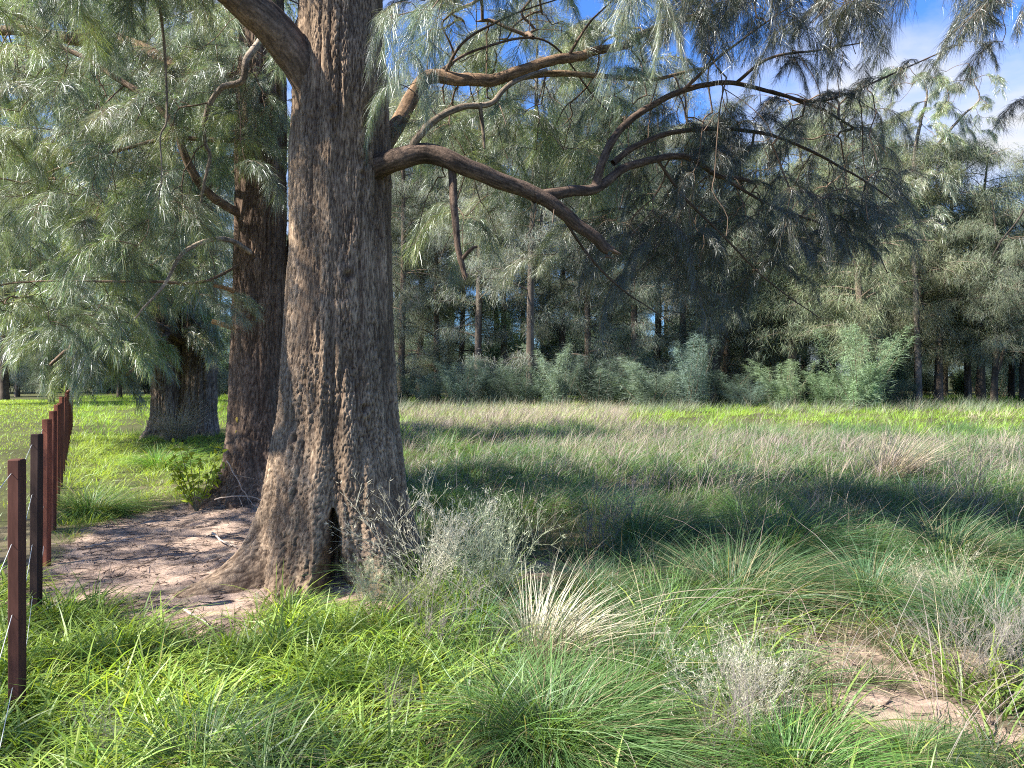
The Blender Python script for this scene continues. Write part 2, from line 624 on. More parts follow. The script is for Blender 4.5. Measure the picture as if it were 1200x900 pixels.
# ------------------------------------------------------------------ foliage sprays (drooping she-oak branchlets)
def spray_mesh(name, Ln=1.0, droop=0.9, shoots=24, per=26, nl=0.18, wdt=0.0034, c0=(0.115, 0.15, 0.105), lift=0.25, spread=1.0, sparse=1.0):
    mb = MB()
    n = 14
    t = np.linspace(0, 1, n)
    P = np.stack([Ln * (t - 0.28 * droop * t * t), 0.06 * Ln * np.sin(t * 3 + rng.uniform(0, 6)) * t,
                  Ln * (lift * t - droop * 0.75 * t ** 2)], -1)
    tw = np.array([0.16, 0.12, 0.085])
    tube(mb, P, np.linspace(0.006, 0.0018, n), 4, tw, 1, cap=False)
    NP, ND, NB = [], [], []
    for s in range(shoots):
        u = 0.08 + 0.92 * (s + rng.uniform(0, 0.8)) / shoots
        i = min(int(u * (n - 1)), n - 2)
        f = u * (n - 1) - i
        b = P[i] * (1 - f) + P[i + 1] * f
        T = unit(P[i + 1] - P[i])
        sd = 1 if s % 2 else -1
        d = unit(T * rng.uniform(0.5, 1.0) + np.array([0, sd * rng.uniform(0.3, 1.0) * spread, rng.uniform(-0.35, 0.45)]))
        l = Ln * rng.uniform(0.18, 0.42) * (1.1 - 0.5 * u)
        k = 6
        tt = np.linspace(0, 1, k)[:, None]
        Q = b + d * l * tt + np.array([0, 0, -1.0]) * l * 0.45 * droop * tt ** 2
        tube(mb, Q, np.linspace(0.0028, 0.0012, k), 3, tw * 0.9, 1, cap=False)
        m_ = int(per * sparse * rng.uniform(0.7, 1.3))
        uu = rng.uniform(0.05, 1.0, m_)
        base = b + d * l * uu[:, None] + np.array([0, 0, -1.0]) * l * 0.45 * droop * (uu ** 2)[:, None]
        dr = unit(unit(Q[-1] - Q[0]) * 0.9 + rng.normal(size=(m_, 3)) * 0.48 + np.array([0, 0, -0.25 * droop]))
        NP.append(base)
        ND.append(dr)
    NP, ND = np.concatenate(NP), np.concatenate(ND)
    m_ = len(NP)
    ll = nl * rng.uniform(0.6, 1.25, m_)
    cc = np.array(c0) * rng.uniform(0.45, 1.55, (m_, 1)) * (1 + 0.10 * rng.normal(size=(m_, 3)))
    bend = np.tile([0, 0, -0.42 * droop - 0.05], (m_, 1)) + rng.normal(size=(m_, 3)) * 0.06
    ribbons(mb, NP, ND, ll, wdt, bend, 3, np.clip(cc, 0, 1), np.clip(cc * np.array([1.25, 1.2, 1.05]), 0, 1), 0)
    return mb.mesh(name, [M_NEEDLE, M_TWIG])


BLUE = (0.185, 0.225, 0.148)
GREY = (0.270, 0.295, 0.210)
LIME = (0.235, 0.280, 0.120)
SHADE_DARK = (0.065, 0.072, 0.042)  # shade painted into the needle colour of the right-hand sprays
SPRAYS = {
    'side': [spray_mesh('foliage_spray', 1.0, 0.8, 30, 34, c0=BLUE), spray_mesh('foliage_spray', 1.15, 0.65, 34, 32, c0=GREY),
             spray_mesh('foliage_spray', 0.9, 1.0, 26, 36, c0=BLUE, lift=0.1), spray_mesh('foliage_spray', 1.1, 0.9, 30, 32, c0=LIME)],
    'hang': [spray_mesh('foliage_spray', 1.0, 1.7, 30, 34, c0=BLUE, lift=0.0, spread=0.55, nl=0.23),
             spray_mesh('foliage_spray', 1.2, 1.9, 34, 30, c0=GREY, lift=-0.2, spread=0.45, nl=0.24),
             spray_mesh('foliage_spray', 1.0, 1.5, 28, 36, c0=GREY, lift=0.1, spread=0.6, nl=0.22)],
    'dark': [spray_mesh('foliage_spray', 1.0, 0.8, 30, 30, c0=SHADE_DARK, spread=1.1, nl=0.16, wdt=0.004),
             spray_mesh('foliage_spray', 0.9, 1.0, 30, 30, c0=SHADE_DARK, lift=0.1, spread=1.0, nl=0.16, wdt=0.004),
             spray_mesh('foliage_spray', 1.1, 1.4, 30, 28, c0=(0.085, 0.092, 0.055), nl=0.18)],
    'far': [spray_mesh('foliage_spray', 1.0, 0.9, 28, 30, c0=GREY, wdt=0.0065), spray_mesh('foliage_spray', 1.1, 1.3, 28, 30, c0=BLUE, wdt=0.0065),
            spray_mesh('foliage_spray', 1.0, 0.8, 28, 30, c0=LIME, wdt=0.0065)],
}


class Tree:
    """a near tree: trunk, limbs, fine branches and sprays, all children of one Empty"""

    def __init__(self, label, loc, twigc=(0.15, 0.105, 0.075)):
        self.root = thing('she_oak', label, 'tree', loc)
        self.o = np.array(loc, float)
        self.nodes, self.targets = [], []
        self.twigc = np.array(twigc)

    def limb(self, pts, r0, r1, name='limb', sides=20, c=(0.14, 0.095, 0.065), rough=0.10, n=None, m=None, node=True, lab=None, collar=0.0, splinter=False):
        P = catmull([p - self.o for p in pts], n or (22 * len(pts) if r0 > 0.03 else 10 * len(pts)))
        seg = np.linalg.norm(np.diff(P, axis=0), axis=1).sum()
        P = P + np.stack([fbm(np.linspace(0, seg, len(P)) * 2.2, k * 9.1 + seg, 3.3) for k in range(3)], -1) * min(0.06, r0 * 0.9) * np.linspace(0, 1, len(P))[:, None]
        mb = MB()
        s_ = np.linspace(0, seg, len(P))
        Rr = np.linspace(r0, r1, len(P)) * (1 + collar * np.exp(-s_ / (r0 * 2.2)))
        tube(mb, P, Rr, sides, c, 0, rough=rough, seed=seg)
        if splinter:
            T_ = unit(P[-1] - P[-4])
            for k_ in range(9):
                o_ = rng.normal(size=3) * r1 * 0.5
                l_ = rng.uniform(0.5, 2.6) * r1
                tube(mb, np.stack([P[-2] + o_, P[-1] + o_ + T_ * l_ * 0.5, P[-1] + o_ * 1.1 + T_ * l_]), [r1 * 0.42, r1 * 0.26, 0.001], 5, np.array(c) * rng.uniform(0.9, 2.0))
        ob = link(name, mb.mesh(name, [m or M_LIMB]), self.root)
        if lab:
            ob['label'] = lab
        if node:
            self.nodes += [p for p in P[len(P) // 5::max(1, len(P) // 24)]]
        return ob

    def region(self, x0, x1, y0, y1, d0, d1, n, kind='side', s=(0.8, 1.25), hole=None):
        for _ in range(n):
            px, py = rng.uniform(x0, x1), rng.uniform(y0, y1)
            if hole is not None and hole(px, py):
                continue
            p = at(px, py, rng.uniform(d0, d1))
            self.targets.append((p - self.o, kind, rng.uniform(*s)))

    def spot(self, px, py, d, kind='hang', s=1.0):
        self.targets.append((at(px, py, d) - self.o, kind, s))

    def grow(self, tipr=0.0035, maxr=0.03):
        nodes = [np.array(p) for p in self.nodes]
        par = [-1] * len(nodes)
        T = self.targets
        pos = np.array([t[0] for t in T])
        root = np.array(nodes)
        dist = np.min(np.linalg.norm(pos[:, None] - root[None], axis=2), axis=1)
        order = np.argsort(dist)
        paths = []
        for ti in order:
            p = pos[ti]
            A = np.array(nodes)
            dd = np.linalg.norm(A - p, axis=1) + 0.6 * np.clip(p[2] - A[:, 2], -1, 1)
            i = int(np.argmin(dd))
            a = A[i]
            dl = np.linalg.norm(p - a)
            mid1 = a + (p - a) * 0.35 + np.array([0, 0, 0.10 * dl]) + rng.normal(size=3) * 0.05 * dl
            mid2 = a + (p - a) * 0.7 + np.array([0, 0, 0.07 * dl]) + rng.normal(size=3) * 0.05 * dl
            k = 8
            P = catmull([a, mid1, mid2, p], k)
            prev = i
            idx = [i]
            for q in P[1:]:
                nodes.append(q)
                par.append(prev)
                prev = len(nodes) - 1
                idx.append(prev)
            paths.append((idx, P, ti))
        cnt = np.zeros(len(nodes))
        for idx, P, ti in paths:
            j = idx[-1]
            while j != -1:
                cnt[j] += 1
                j = par[j]
        mb = MB()
        for idx, P, ti in paths:
            c = np.maximum(cnt[idx], 1)
            R = np.minimum(tipr * c ** 0.42, maxr)
            R[0] = min(R[0], R[1] * 1.3)
            tube(mb, P, R, 6 if R.max() > 0.008 else 4, self.twigc * rng.uniform(0.8, 1.25), 0, cap=False)
        link('fine_branches', mb.mesh('fine_branches', [M_TWIG]), self.root, kind='stuff')
        for idx, P, ti in paths:
            p, kind, s = T[ti]
            if kind is None:
                continue
            d = P[-1] - P[-3]
            a = math.atan2(d[1], d[0]) + rng.normal() * 0.5
            me = SPRAYS[kind][rng.integers(len(SPRAYS[kind]))]
            link('foliage_spray', me, self.root, p, (rng.normal() * 0.15, rng.normal() * 0.15, a), s)
            if rng.random() < 0.45 and len(P) > 5 and np.linalg.norm(P[-1] - P[0]) > 0.5:
                me = SPRAYS[kind][rng.integers(len(SPRAYS[kind]))]
                link('foliage_spray', me, self.root, P[4], (rng.normal() * 0.15, rng.normal() * 0.15, a + rng.uniform(-1.4, 1.4)), s * 0.8)


# ------------------------------------------------------------------ canopy of the parts above the picture and of far trees
def tree_variant(seed, H=15.0, spread=3.6, first=0.2, nl=34, tufts=5, strands=26, sl=0.34, sw=0.019, c0=(0.12, 0.145, 0.09),
                 r0=0.2, lean=0.0, fork=False, top=1.0, trunkc=(0.17, 0.13, 0.10), ragged=0.5, shape=0.8):
    g = np.random.default_rng(seed)
    tr, cr_ = MB(), MB()
    n = 22
    t = np.linspace(0, 1, n)
    P = np.stack([lean * H * t + 0.35 * np.sin(t * 4 + seed) * t, 0.35 * np.sin(t * 3.1 + seed * 2) * t, H * t - 0.2], -1)
    tube(tr, P, r0 * (1 - t) ** 0.75 + 0.02 + 0.35 * r0 * np.exp(-t * 40), 10, trunkc, 0, rough=0.12)
    stems = [P]
    if fork:
        a = g.uniform(0, 6.28)
        j = int(n * g.uniform(0.12, 0.3))
        tt = np.linspace(0, 1, 12)[:, None]
        Q = P[j] + np.array([math.cos(a) * 1.6, math.sin(a) * 1.6, 0]) * tt ** 0.8 + np.array([0, 0, H * 0.6]) * tt
        tube(tr, Q, np.linspace(r0 * 0.6, 0.02, 12), 8, trunkc, 0, rough=0.12)
        stems.append(Q)
    SP, SD = [], []
    for i in range(nl):
        S = stems[g.integers(len(stems))]
        h = first + (top - first) * (i + g.uniform(0, 1)) / nl
        j = min(int(h * (len(S) - 1)), len(S) - 2)
        b = S[j] + (S[j + 1] - S[j]) * g.random()
        rel = (b[2] / H - first) / (1 - first)
        prof = (0.55 + 0.9 * rel) if rel < 0.45 else (1.0 - (rel - 0.45) / 0.55 * shape)
        ln = spread * max(prof, 0.15) * g.uniform(1 - ragged, 1.1)
        a = g.uniform(0, 6.28)
        d = np.array([math.cos(a), math.sin(a), 0])
        k = 8
        tt = np.linspace(0, 1, k)[:, None]
        up = g.uniform(0.15, 0.75)
        Q = b + d * ln * tt + np.array([0, 0, 1.0]) * ln * (up * tt - 0.35 * tt ** 2) + np.cross(d, [0, 0, 1]) * 0.25 * ln * g.normal() * tt ** 2
        tube(tr, Q, np.linspace(max(0.02, r0 * 0.28 * (1 - rel * 0.6)), 0.012, k), 5, np.array(trunkc) * 0.9, 0, cap=False)
        for s in range(tufts):
            u = g.uniform(0.3, 1.0)
            jj = min(int(u * (k - 1)), k - 2)
            c = Q[jj] + (Q[jj + 1] - Q[jj]) * (u * (k - 1) - jj)
            off = g.normal(size=3) * np.array([0.35, 0.35, 0.22]) * (0.5 + 0.14 * spread)
            e = c + off
            tube(tr, np.stack([c, (c + e) / 2 + [0, 0, 0.08], e]), [0.012, 0.01, 0.006], 3, np.array(trunkc) * 0.8, 0, cap=False)
            m_ = int(strands * g.uniform(0.6, 1.4))
            SP.append(e + g.normal(size=(m_, 3)) * np.array([0.26, 0.26, 0.17]))
            SD.append(unit(d * 0.5 + off * 0.4 + np.array([0, 0, -0.2]) + g.normal(size=(m_, 3)) * 0.65))
    SP, SD = np.concatenate(SP), np.concatenate(SD)
    m_ = len(SP)
    cc = np.array(c0) * g.uniform(0.4, 1.6, (m_, 1)) * (1 + 0.07 * g.normal(size=(m_, 3)))
    bend = np.tile([0, 0, -0.55], (m_, 1)) + g.normal(size=(m_, 3)) * 0.1
    ribbons(cr_, SP, SD, sl * g.uniform(0.5, 1.3, m_), sw, bend, 1 if sw > 0.015 else 2, np.clip(cc, 0, 1), None, 0)
    return tr.mesh('trunk', [M_BARK]), cr_.mesh('crown', [M_FAR])


KINDS = {}
KINDS['tall'] = [tree_variant(11, 19, 3.3, 0.07, 74, 7, 104, c0=(0.200, 0.220, 0.175), trunkc=(0.14, 0.105, 0.08)),
                 tree_variant(12, 21, 3.5, 0.07, 76, 7, 104, c0=(0.275, 0.290, 0.240), fork=True, trunkc=(0.15, 0.12, 0.095)),
                 tree_variant(13, 20, 3.2, 0.07, 74, 7, 104, c0=(0.180, 0.205, 0.150), trunkc=(0.12, 0.09, 0.07))]
KINDS['round'] = [tree_variant(21, 14.0, 4.0, 0.20, 62, 7, 100, c0=(0.195, 0.215, 0.135), shape=0.62, trunkc=(0.14, 0.11, 0.085)),
                  tree_variant(22, 13.0, 3.9, 0.22, 60, 7, 100, c0=(0.170, 0.195, 0.135), shape=0.6, fork=True, trunkc=(0.10, 0.08, 0.06)),
                  tree_variant(23, 13.5, 3.8, 0.19, 60, 7, 100, c0=(0.190, 0.212, 0.125), shape=0.6, lean=0.03, trunkc=(0.18, 0.14, 0.105))]


def plume_shrub(seed, H=4.0, stems=20, c0=(0.18, 0.24, 0.175), per=760, spread=0.50):
    """a young she-oak: upswept feathery plumes from the ground"""
    g = np.random.default_rng(seed)
    st, cr_ = MB(), MB()
    for s in range(stems):
        a = g.uniform(0, 6.28)
        ln = H * g.uniform(0.3, 1.0)
        o_ = g.uniform(0.15, spread)
        n = 10
        t = np.linspace(0, 1, n)
        b = np.array([g.normal() * 0.3, g.normal() * 0.3, 0])
        d = np.array([math.cos(a), math.sin(a), 0])
        P = b + d * ln * (o_ * t)[:, None] * 1.3 + np.array([0, 0, 1]) * (ln * (t - 0.12 * t ** 2))[:, None]
        P[:, 0] += 0.10 * ln * t ** 2
        tube(st, P, np.linspace(0.02, 0.004, n), 5, (0.15, 0.11, 0.08), 0, cap=False)
        m_ = per
        u = g.uniform(0.04, 1.0, m_)
        i = np.minimum((u * (n - 1)).astype(int), n - 2)
        f = (u * (n - 1) - i)[:, None]
        c = P[i] * (1 - f) + P[i + 1] * f
        rad_ = ln * 0.24 * (1.15 - u)
        q = g.integers(0, 14, m_) * 2.4 + s
        sidev = np.stack([np.cos(q), np.sin(q), np.full(m_, 0.5)], -1)
        c = c + sidev * (rad_ * g.uniform(0, 1, m_))[:, None] + g.normal(size=(m_, 3)) * 0.03
        D = unit(sidev * 0.6 + np.array([0.15, 0, 0.5]) + g.normal(size=(m_, 3)) * 0.5)
        cc = np.array(c0) * g.uniform(0.6, 1.35) * g.uniform(0.75, 1.25, (m_, 1))
        ribbons(cr_, c, D, 0.30 * g.uniform(0.5, 1.3, m_), 0.020, np.tile([0.12, 0, -0.5], (m_, 1)) + g.normal(size=(m_, 3)) * 0.12, 1, np.clip(cc, 0, 1), None, 0)
    return st.mesh('stem', [M_TWIG]), cr_.mesh('crown', [M_FAR])


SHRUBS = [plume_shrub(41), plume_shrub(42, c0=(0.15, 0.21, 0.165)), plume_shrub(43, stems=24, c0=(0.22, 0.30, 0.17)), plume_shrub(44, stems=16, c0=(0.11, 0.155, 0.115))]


def place_pair(kind_list, k, px, d, label, cat, name, group=None, rotz=None, s=1.0):
    tr, cr_ = kind_list[k % len(kind_list)]
    x = (px - 600) / F * d
    o = thing(name, label, cat, (x, d, float(gz(x, d)) - 0.03), group, rot=(0, 0, rng.uniform(0, 6.28) if rotz is None else rotz), scale=s)
    link('trunk' if name == 'she_oak' else 'stem', tr, o)
    link('crown', cr_, o)
    return o


# ================================================================== THE MAIN TREE
T1 = Tree('massive grey-brown she-oak with flared roots and a dark hollow at its foot', (-1.38, 6.15, 0.0))
ox, oy = T1.o[0], T1.o[1]
ang = lambda px, py, d: math.atan2(on_ground(px, py)[1] - oy, on_ground(px, py)[0] - ox)
A = lambda dx, dy: math.atan2(dy, dx) % (2 * math.pi)
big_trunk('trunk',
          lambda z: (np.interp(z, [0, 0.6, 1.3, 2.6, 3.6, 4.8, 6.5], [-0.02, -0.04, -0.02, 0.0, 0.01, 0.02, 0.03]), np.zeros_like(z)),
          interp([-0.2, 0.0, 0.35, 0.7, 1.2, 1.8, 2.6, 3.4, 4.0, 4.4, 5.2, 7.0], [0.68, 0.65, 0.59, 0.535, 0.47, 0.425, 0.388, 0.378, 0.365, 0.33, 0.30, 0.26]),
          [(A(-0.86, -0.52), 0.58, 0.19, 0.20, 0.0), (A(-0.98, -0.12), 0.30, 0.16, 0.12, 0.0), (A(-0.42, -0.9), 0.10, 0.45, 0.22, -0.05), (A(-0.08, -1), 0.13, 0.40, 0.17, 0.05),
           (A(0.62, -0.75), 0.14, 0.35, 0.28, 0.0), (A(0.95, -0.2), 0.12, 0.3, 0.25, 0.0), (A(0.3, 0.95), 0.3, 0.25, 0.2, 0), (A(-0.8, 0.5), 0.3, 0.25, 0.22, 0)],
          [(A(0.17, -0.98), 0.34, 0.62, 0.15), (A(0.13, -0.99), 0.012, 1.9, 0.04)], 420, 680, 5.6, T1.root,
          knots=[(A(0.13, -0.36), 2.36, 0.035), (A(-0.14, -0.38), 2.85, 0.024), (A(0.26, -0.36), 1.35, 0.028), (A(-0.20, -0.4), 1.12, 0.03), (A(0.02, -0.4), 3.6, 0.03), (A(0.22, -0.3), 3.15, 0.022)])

LIMBC = (0.125, 0.086, 0.062)
t1l = []
# long right limb and its forks
T1.limb([at(405, 222, 6.15), at(440, 198, 6.0), at(470, 186, 5.9), at(500, 181, 5.9), at(540, 193, 5.9), at(590, 214, 6.0), at(640, 238, 6.1), at(685, 268, 6.2), at(714, 290, 6.25)],
        0.098, 0.044, c=LIMBC, splinter=True, lab='thick rough limb sloping down to a broken end', n=260, sides=56, rough=0.045, collar=0.15)
T1.limb([at(625, 232, 6.05), at(665, 225, 6.2), at(700, 220, 6.4), at(735, 196, 6.6), at(770, 188, 6.8), at(805, 186, 7.0), at(840, 205, 7.2), at(880, 215, 7.5)], 0.05, 0.018, c=LIMBC)
T1.limb([at(697, 222, 6.4), at(706, 190, 6.4), at(722, 158, 6.5), at(755, 130, 6.6), at(800, 107, 6.7), at(850, 99, 6.8), at(900, 108, 7.0), at(960, 130, 7.2), at(1010, 160, 7.5)], 0.04, 0.010, c=LIMBC)
T1.limb([at(718, 192, 6.6), at(745, 172, 6.7), at(790, 156, 6.9), at(850, 152, 7.1), at(920, 165, 7.3), at(990, 200, 7.6), at(1050, 240, 7.9)], 0.03, 0.008, c=LIMBC)
T1.limb([at(482, 182, 5.9), at(488, 165, 5.85), at(510, 142, 5.85), at(540, 127, 5.9), at(575, 122, 6.0), at(600, 100, 6.1), at(640, 85, 6.3)], 0.035, 0.016, c=(0.22, 0.17, 0.12))
T1.limb([at(530, 196, 5.92), at(532, 235, 5.9), at(536, 280, 5.88), at(539, 303, 5.85), at(546, 322, 5.85)], 0.034, 0.018, c=LIMBC, splinter=True, lab='dead stub hanging straight down from the right limb', node=False)
T1.limb([at(541, 305, 5.86), at(552, 292, 5.8), at(560, 288, 5.8)], 0.018, 0.01, c=LIMBC, node=False, sides=8)
T1.limb([at(562, 122, 5.95), at(566, 150, 6.0), at(569, 175, 6.0)], 0.018, 0.01, c=(0.13, 0.10, 0.07), node=False, sides=8)
# upper limb behind, warm brown
T1.limb([at(440, 190, 6.3), at(470, 140, 6.7), at(500, 93, 6.9), at(540, 95, 6.9), at(580, 93, 6.9), at(620, 80, 6.9), at(665, 68, 7.0), at(705, 62, 7.2), at(760, 40, 7.6), at(830, 20, 8.0)], 0.072, 0.03, c=(0.24, 0.155, 0.095), lab='warm brown upper limb behind the foliage', sides=40, n=220)
T1.limb([at(600, 92, 6.95), at(650, 88, 7.1), at(700, 90, 7.2), at(770, 94, 7.4), at(830, 80, 7.6)], 0.035, 0.012, c=(0.26, 0.18, 0.11))
# left limb, extended out of view to carry the added shading sprays
T1.limb([at(402, 230, 6.2), at(388, 150, 6.12), at(362, 90, 6.0), at(328, 42, 5.88), at(287, 2, 5.75), at(240, -35, 5.6), at(180, -60, 5.5), at(90, -90, 5.6), at(-20, -110, 5.6), at(-200, -160, 5.2), at(-420, -200, 4.7), np.array([-7.0, 5.4, 5.6]), np.array([-8.8, 6.0, 5.8])], 0.175, 0.05, c=(0.17, 0.118, 0.08), lab='heavy left limb rising past the top of the fork', n=300, sides=64, rough=0.09)
# limbs above the picture, from which the sprays at the top hang
T1.limb([at(410, -60, 6.1), at(500, -110, 5.9), at(620, -130, 5.8), at(760, -120, 5.8), at(900, -100, 5.8), at(1040, -90, 5.7), at(1180, -80, 5.6), at(1300, -60, 5.6)], 0.12, 0.03, c=LIMBC)
T1.limb([at(410, -120, 6.1), at(430, -180, 5.2), at(520, -260, 4.6), at(640, -300, 4.3)], 0.1, 0.03, c=LIMBC)
T1.limb([at(1180, -80, 5.6), at(1195, -20, 5.5), at(1215, 60, 5.5), at(1235, 160, 5.5), at(1200, 245, 5.5), at(1172, 283, 5.5), at(1162, 300, 5.5)], 0.014, 0.004, c=(0.06, 0.05, 0.04), sides=6)
# drooping thin leaders
for pts in ([(860, 100, 6.8), (900, 70, 6.6), (960, 60, 6.5), (1010, 52, 6.4)], [(900, 108, 7.0), (960, 120, 6.9), (1040, 90, 6.8), (1130, 50, 6.7)],
            [(840, 205, 7.2), (900, 240, 7.3), (960, 262, 7.5), (1020, 290, 7.7), (1040, 320, 7.8)],
            [(770, 188, 6.8), (800, 230, 7.0), (850, 280, 7.2), (900, 330, 7.4), (960, 372, 7.6)],
            [(800, 107, 6.7), (840, 70, 6.6), (880, 40, 6.6), (940, 0, 6.5)], [(650, 240, 6.2), (690, 300, 6.6), (730, 340, 6.9), (790, 380, 7.2)],
            [(520, 90, 6.9), (545, 50, 6.7), (600, 20, 6.6), (660, 0, 6.5)], [(665, 68, 7.0), (690, 30, 6.9), (720, 0, 6.8)],
            [(505, 92, 6.9), (560, 60, 7.1), (640, 50, 7.2), (700, 120, 7.4), (740, 150, 7.5)]):
    T1.limb([at(*p) for p in pts], 0.016, 0.005, name='branch', c=(0.13, 0.09, 0.065), sides=6)

T1.region(480, 790, -110, 10, 5.8, 8.0, 60, 'side', (0.4, 0.65))
T1.region(500, 780, 10, 80, 7.2, 9.0, 46, 'side', (0.45, 0.7))
T1.region(490, 780, 100, 190, 7.0, 9.0, 70, 'side', (0.45, 0.7))
T1.region(500, 720, 190, 300, 7.5, 9.5, 22, 'side', (0.5, 0.8))
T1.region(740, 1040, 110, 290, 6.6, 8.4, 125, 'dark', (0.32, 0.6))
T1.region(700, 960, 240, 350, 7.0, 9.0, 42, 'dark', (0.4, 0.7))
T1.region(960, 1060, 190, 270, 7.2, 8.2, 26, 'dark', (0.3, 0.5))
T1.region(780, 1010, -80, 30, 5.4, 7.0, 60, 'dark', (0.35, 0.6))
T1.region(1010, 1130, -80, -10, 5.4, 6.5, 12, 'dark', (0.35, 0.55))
T1.region(1170, 1290, -60, 70, 5.0, 5.8, 18, 'dark', (0.35, 0.6))
T1.region(60, 235, -110, 10, 5.4, 7.0, 40, 'side', (0.45, 0.7))
for p in ((462, 22, 5.4), (480, 5, 5.5), (505, 15, 5.6), (470, 62, 5.6), (735, -25, 5.4), (748, -5, 5.5), (468, 100, 5.8), (520, 0, 5.9)):
    T1.spot(*p, s=0.42)
for _ in range(68):  # unseen sprays added beyond the left edge to dapple the bare soil
    T1.targets.append((np.array([rng.uniform(-10, -6.8), rng.uniform(4.6, 7.8), rng.uniform(4.3, 6.4)]) - T1.o, 'side', rng.uniform(0.6, 1.0)))
T1.region(470, 1040, 40, 320, 5.9, 8.0, 90, None)
for _ in range(24):  # unseen sprays added to dapple the foreground grass
    T1.targets.append((np.array([rng.uniform(-8, -4), rng.uniform(1.9, 3.8), rng.uniform(4.2, 6)]) - T1.o, 'side', rng.uniform(0.6, 1.0)))
for _ in range(68):  # mostly unseen sprays, added toward the sun to shade the massive trunk
    T1.targets.append((np.array([rng.uniform(-7.5, -3.2), rng.uniform(4.4, 6.6), rng.uniform(4.6, 7.2)]) - T1.o, 'side', rng.uniform(0.6, 1.0)))
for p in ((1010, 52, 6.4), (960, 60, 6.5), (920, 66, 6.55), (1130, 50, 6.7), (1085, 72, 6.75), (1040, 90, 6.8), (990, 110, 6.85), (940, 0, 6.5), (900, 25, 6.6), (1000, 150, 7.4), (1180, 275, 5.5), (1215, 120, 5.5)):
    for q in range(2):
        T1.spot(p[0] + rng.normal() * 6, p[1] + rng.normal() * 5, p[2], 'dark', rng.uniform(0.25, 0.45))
T1.grow()

# upper crown, out of the picture but shading the ground as the real tree does
tr, cr_ = tree_variant(77, 14, 3.8, 0.40, 30, 4, 22, c0=(0.15, 0.18, 0.12), sw=0.022, r0=0.3)
link('crown', cr_, T1.root, (0.1, 0, 0.6))
link('leader', tr, T1.root, (0.0, 0, 0.6), scale=(0.8, 0.8, 1))

# surface roots spreading over the soil
for pts, r in (([(-2.05, 5.82), (-2.5, 5.62), (-3.0, 5.6), (-3.5, 5.75)], 0.085), ([(-1.55, 5.55), (-1.7, 5.2), (-1.95, 5.02), (-2.3, 4.95)], 0.06),
               ([(-0.95, 5.85), (-0.6, 5.55), (-0.35, 5.35)], 0.07), ([(-2.0, 6.4), (-2.6, 6.6), (-3.3, 6.8), (-3.9, 6.8)], 0.07)):
    T1.limb([np.array([x, y, float(gz(x, y)) - 0.02 - 0.015 * i]) for i, (x, y) in enumerate(pts)], r, 0.015, name='root', c=(0.27, 0.205, 0.155), node=False, rough=0.2)

# ================================================================== THE TWO-STEMMED TREE BEHIND
T2 = Tree('dark furrowed two-stemmed she-oak close behind the massive grey trunk', (-3.1, 9.3, 0.12))
DK, DF = np.array([0.22, 0.155, 0.112]), np.array([0.055, 0.034, 0.023])
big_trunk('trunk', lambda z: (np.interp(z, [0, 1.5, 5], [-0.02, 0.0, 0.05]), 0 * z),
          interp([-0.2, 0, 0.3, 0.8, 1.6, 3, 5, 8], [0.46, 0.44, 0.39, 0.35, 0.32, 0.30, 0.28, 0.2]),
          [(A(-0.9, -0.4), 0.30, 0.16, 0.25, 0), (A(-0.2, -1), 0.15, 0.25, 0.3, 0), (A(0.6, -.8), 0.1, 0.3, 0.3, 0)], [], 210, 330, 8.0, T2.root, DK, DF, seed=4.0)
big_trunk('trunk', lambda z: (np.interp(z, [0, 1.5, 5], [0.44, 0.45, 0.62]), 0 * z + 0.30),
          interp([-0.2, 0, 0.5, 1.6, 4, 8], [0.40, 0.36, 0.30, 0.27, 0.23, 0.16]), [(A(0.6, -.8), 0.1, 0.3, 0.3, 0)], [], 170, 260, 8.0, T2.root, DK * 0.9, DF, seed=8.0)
# yellow weathered scar on the bark
mb = MB()
for px, py, a_, b_ in ((279, 492, 0.030, 0.035), (277, 506, 0.02, 0.03), (283, 499, 0.014, 0.025)):
    c = at(px, py, 8.985) - T2.o
    k = 9
    an = np.arange(k) / k * 6.283
    rr = rng.uniform(0.6, 1.2, k)
    ring = np.stack([c[0] + a_ * rr * np.cos(an), np.full(k, c[1]) + 0.004, c[2] + b_ * rr * np.sin(an)], -1)
    V = np.vstack([ring, ring * [1, 1, 1] + [0, 0.07, 0], [[c[0], c[1] - 0.012, c[2]]]])
    fr = [[i, (i + 1) % k, 2 * k] for i in range(k)]
    qd = [[i + k, (i + 1) % k + k, (i + 1) % k, i] for i in range(k)]
    mb.add(V, qd, fr, (0.55, 0.38, 0.07))
link('bark_scar', mb.mesh('bark_scar', [M_TWIG]), T2.root, label='small mustard-yellow patches on the bark')
BR = (0.20, 0.14, 0.10)
T2.limb([at(300, 260, 9.2), at(255, 235, 9.0), at(225, 200, 8.8), at(200, 140, 8.7), at(150, 100, 8.8), at(80, 60, 9), at(0, 20, 9.2)], 0.06, 0.02, c=BR)
T2.limb([at(330, 120, 9.1), at(322, 45, 8.5), at(292, 68, 8.0), at(286, 96, 8.0), at(262, 104, 8.0), at(246, 126, 8.0), at(241, 165, 8.0), at(247, 192, 8.0), at(236, 240, 8.0)], 0.045, 0.014, c=(0.24, 0.19, 0.145), sides=10, lab='thin pale branch bending back on itself')
T2.limb([at(300, 300, 9.1), at(270, 282, 8.7), at(240, 284, 8.4), at(212, 300, 8.2), at(196, 330, 8.1), at(178, 352, 8.0), at(160, 374, 8.0)], 0.035, 0.008, c=(0.36, 0.29, 0.23), sides=8, lab='bare dead branch with pale bark')
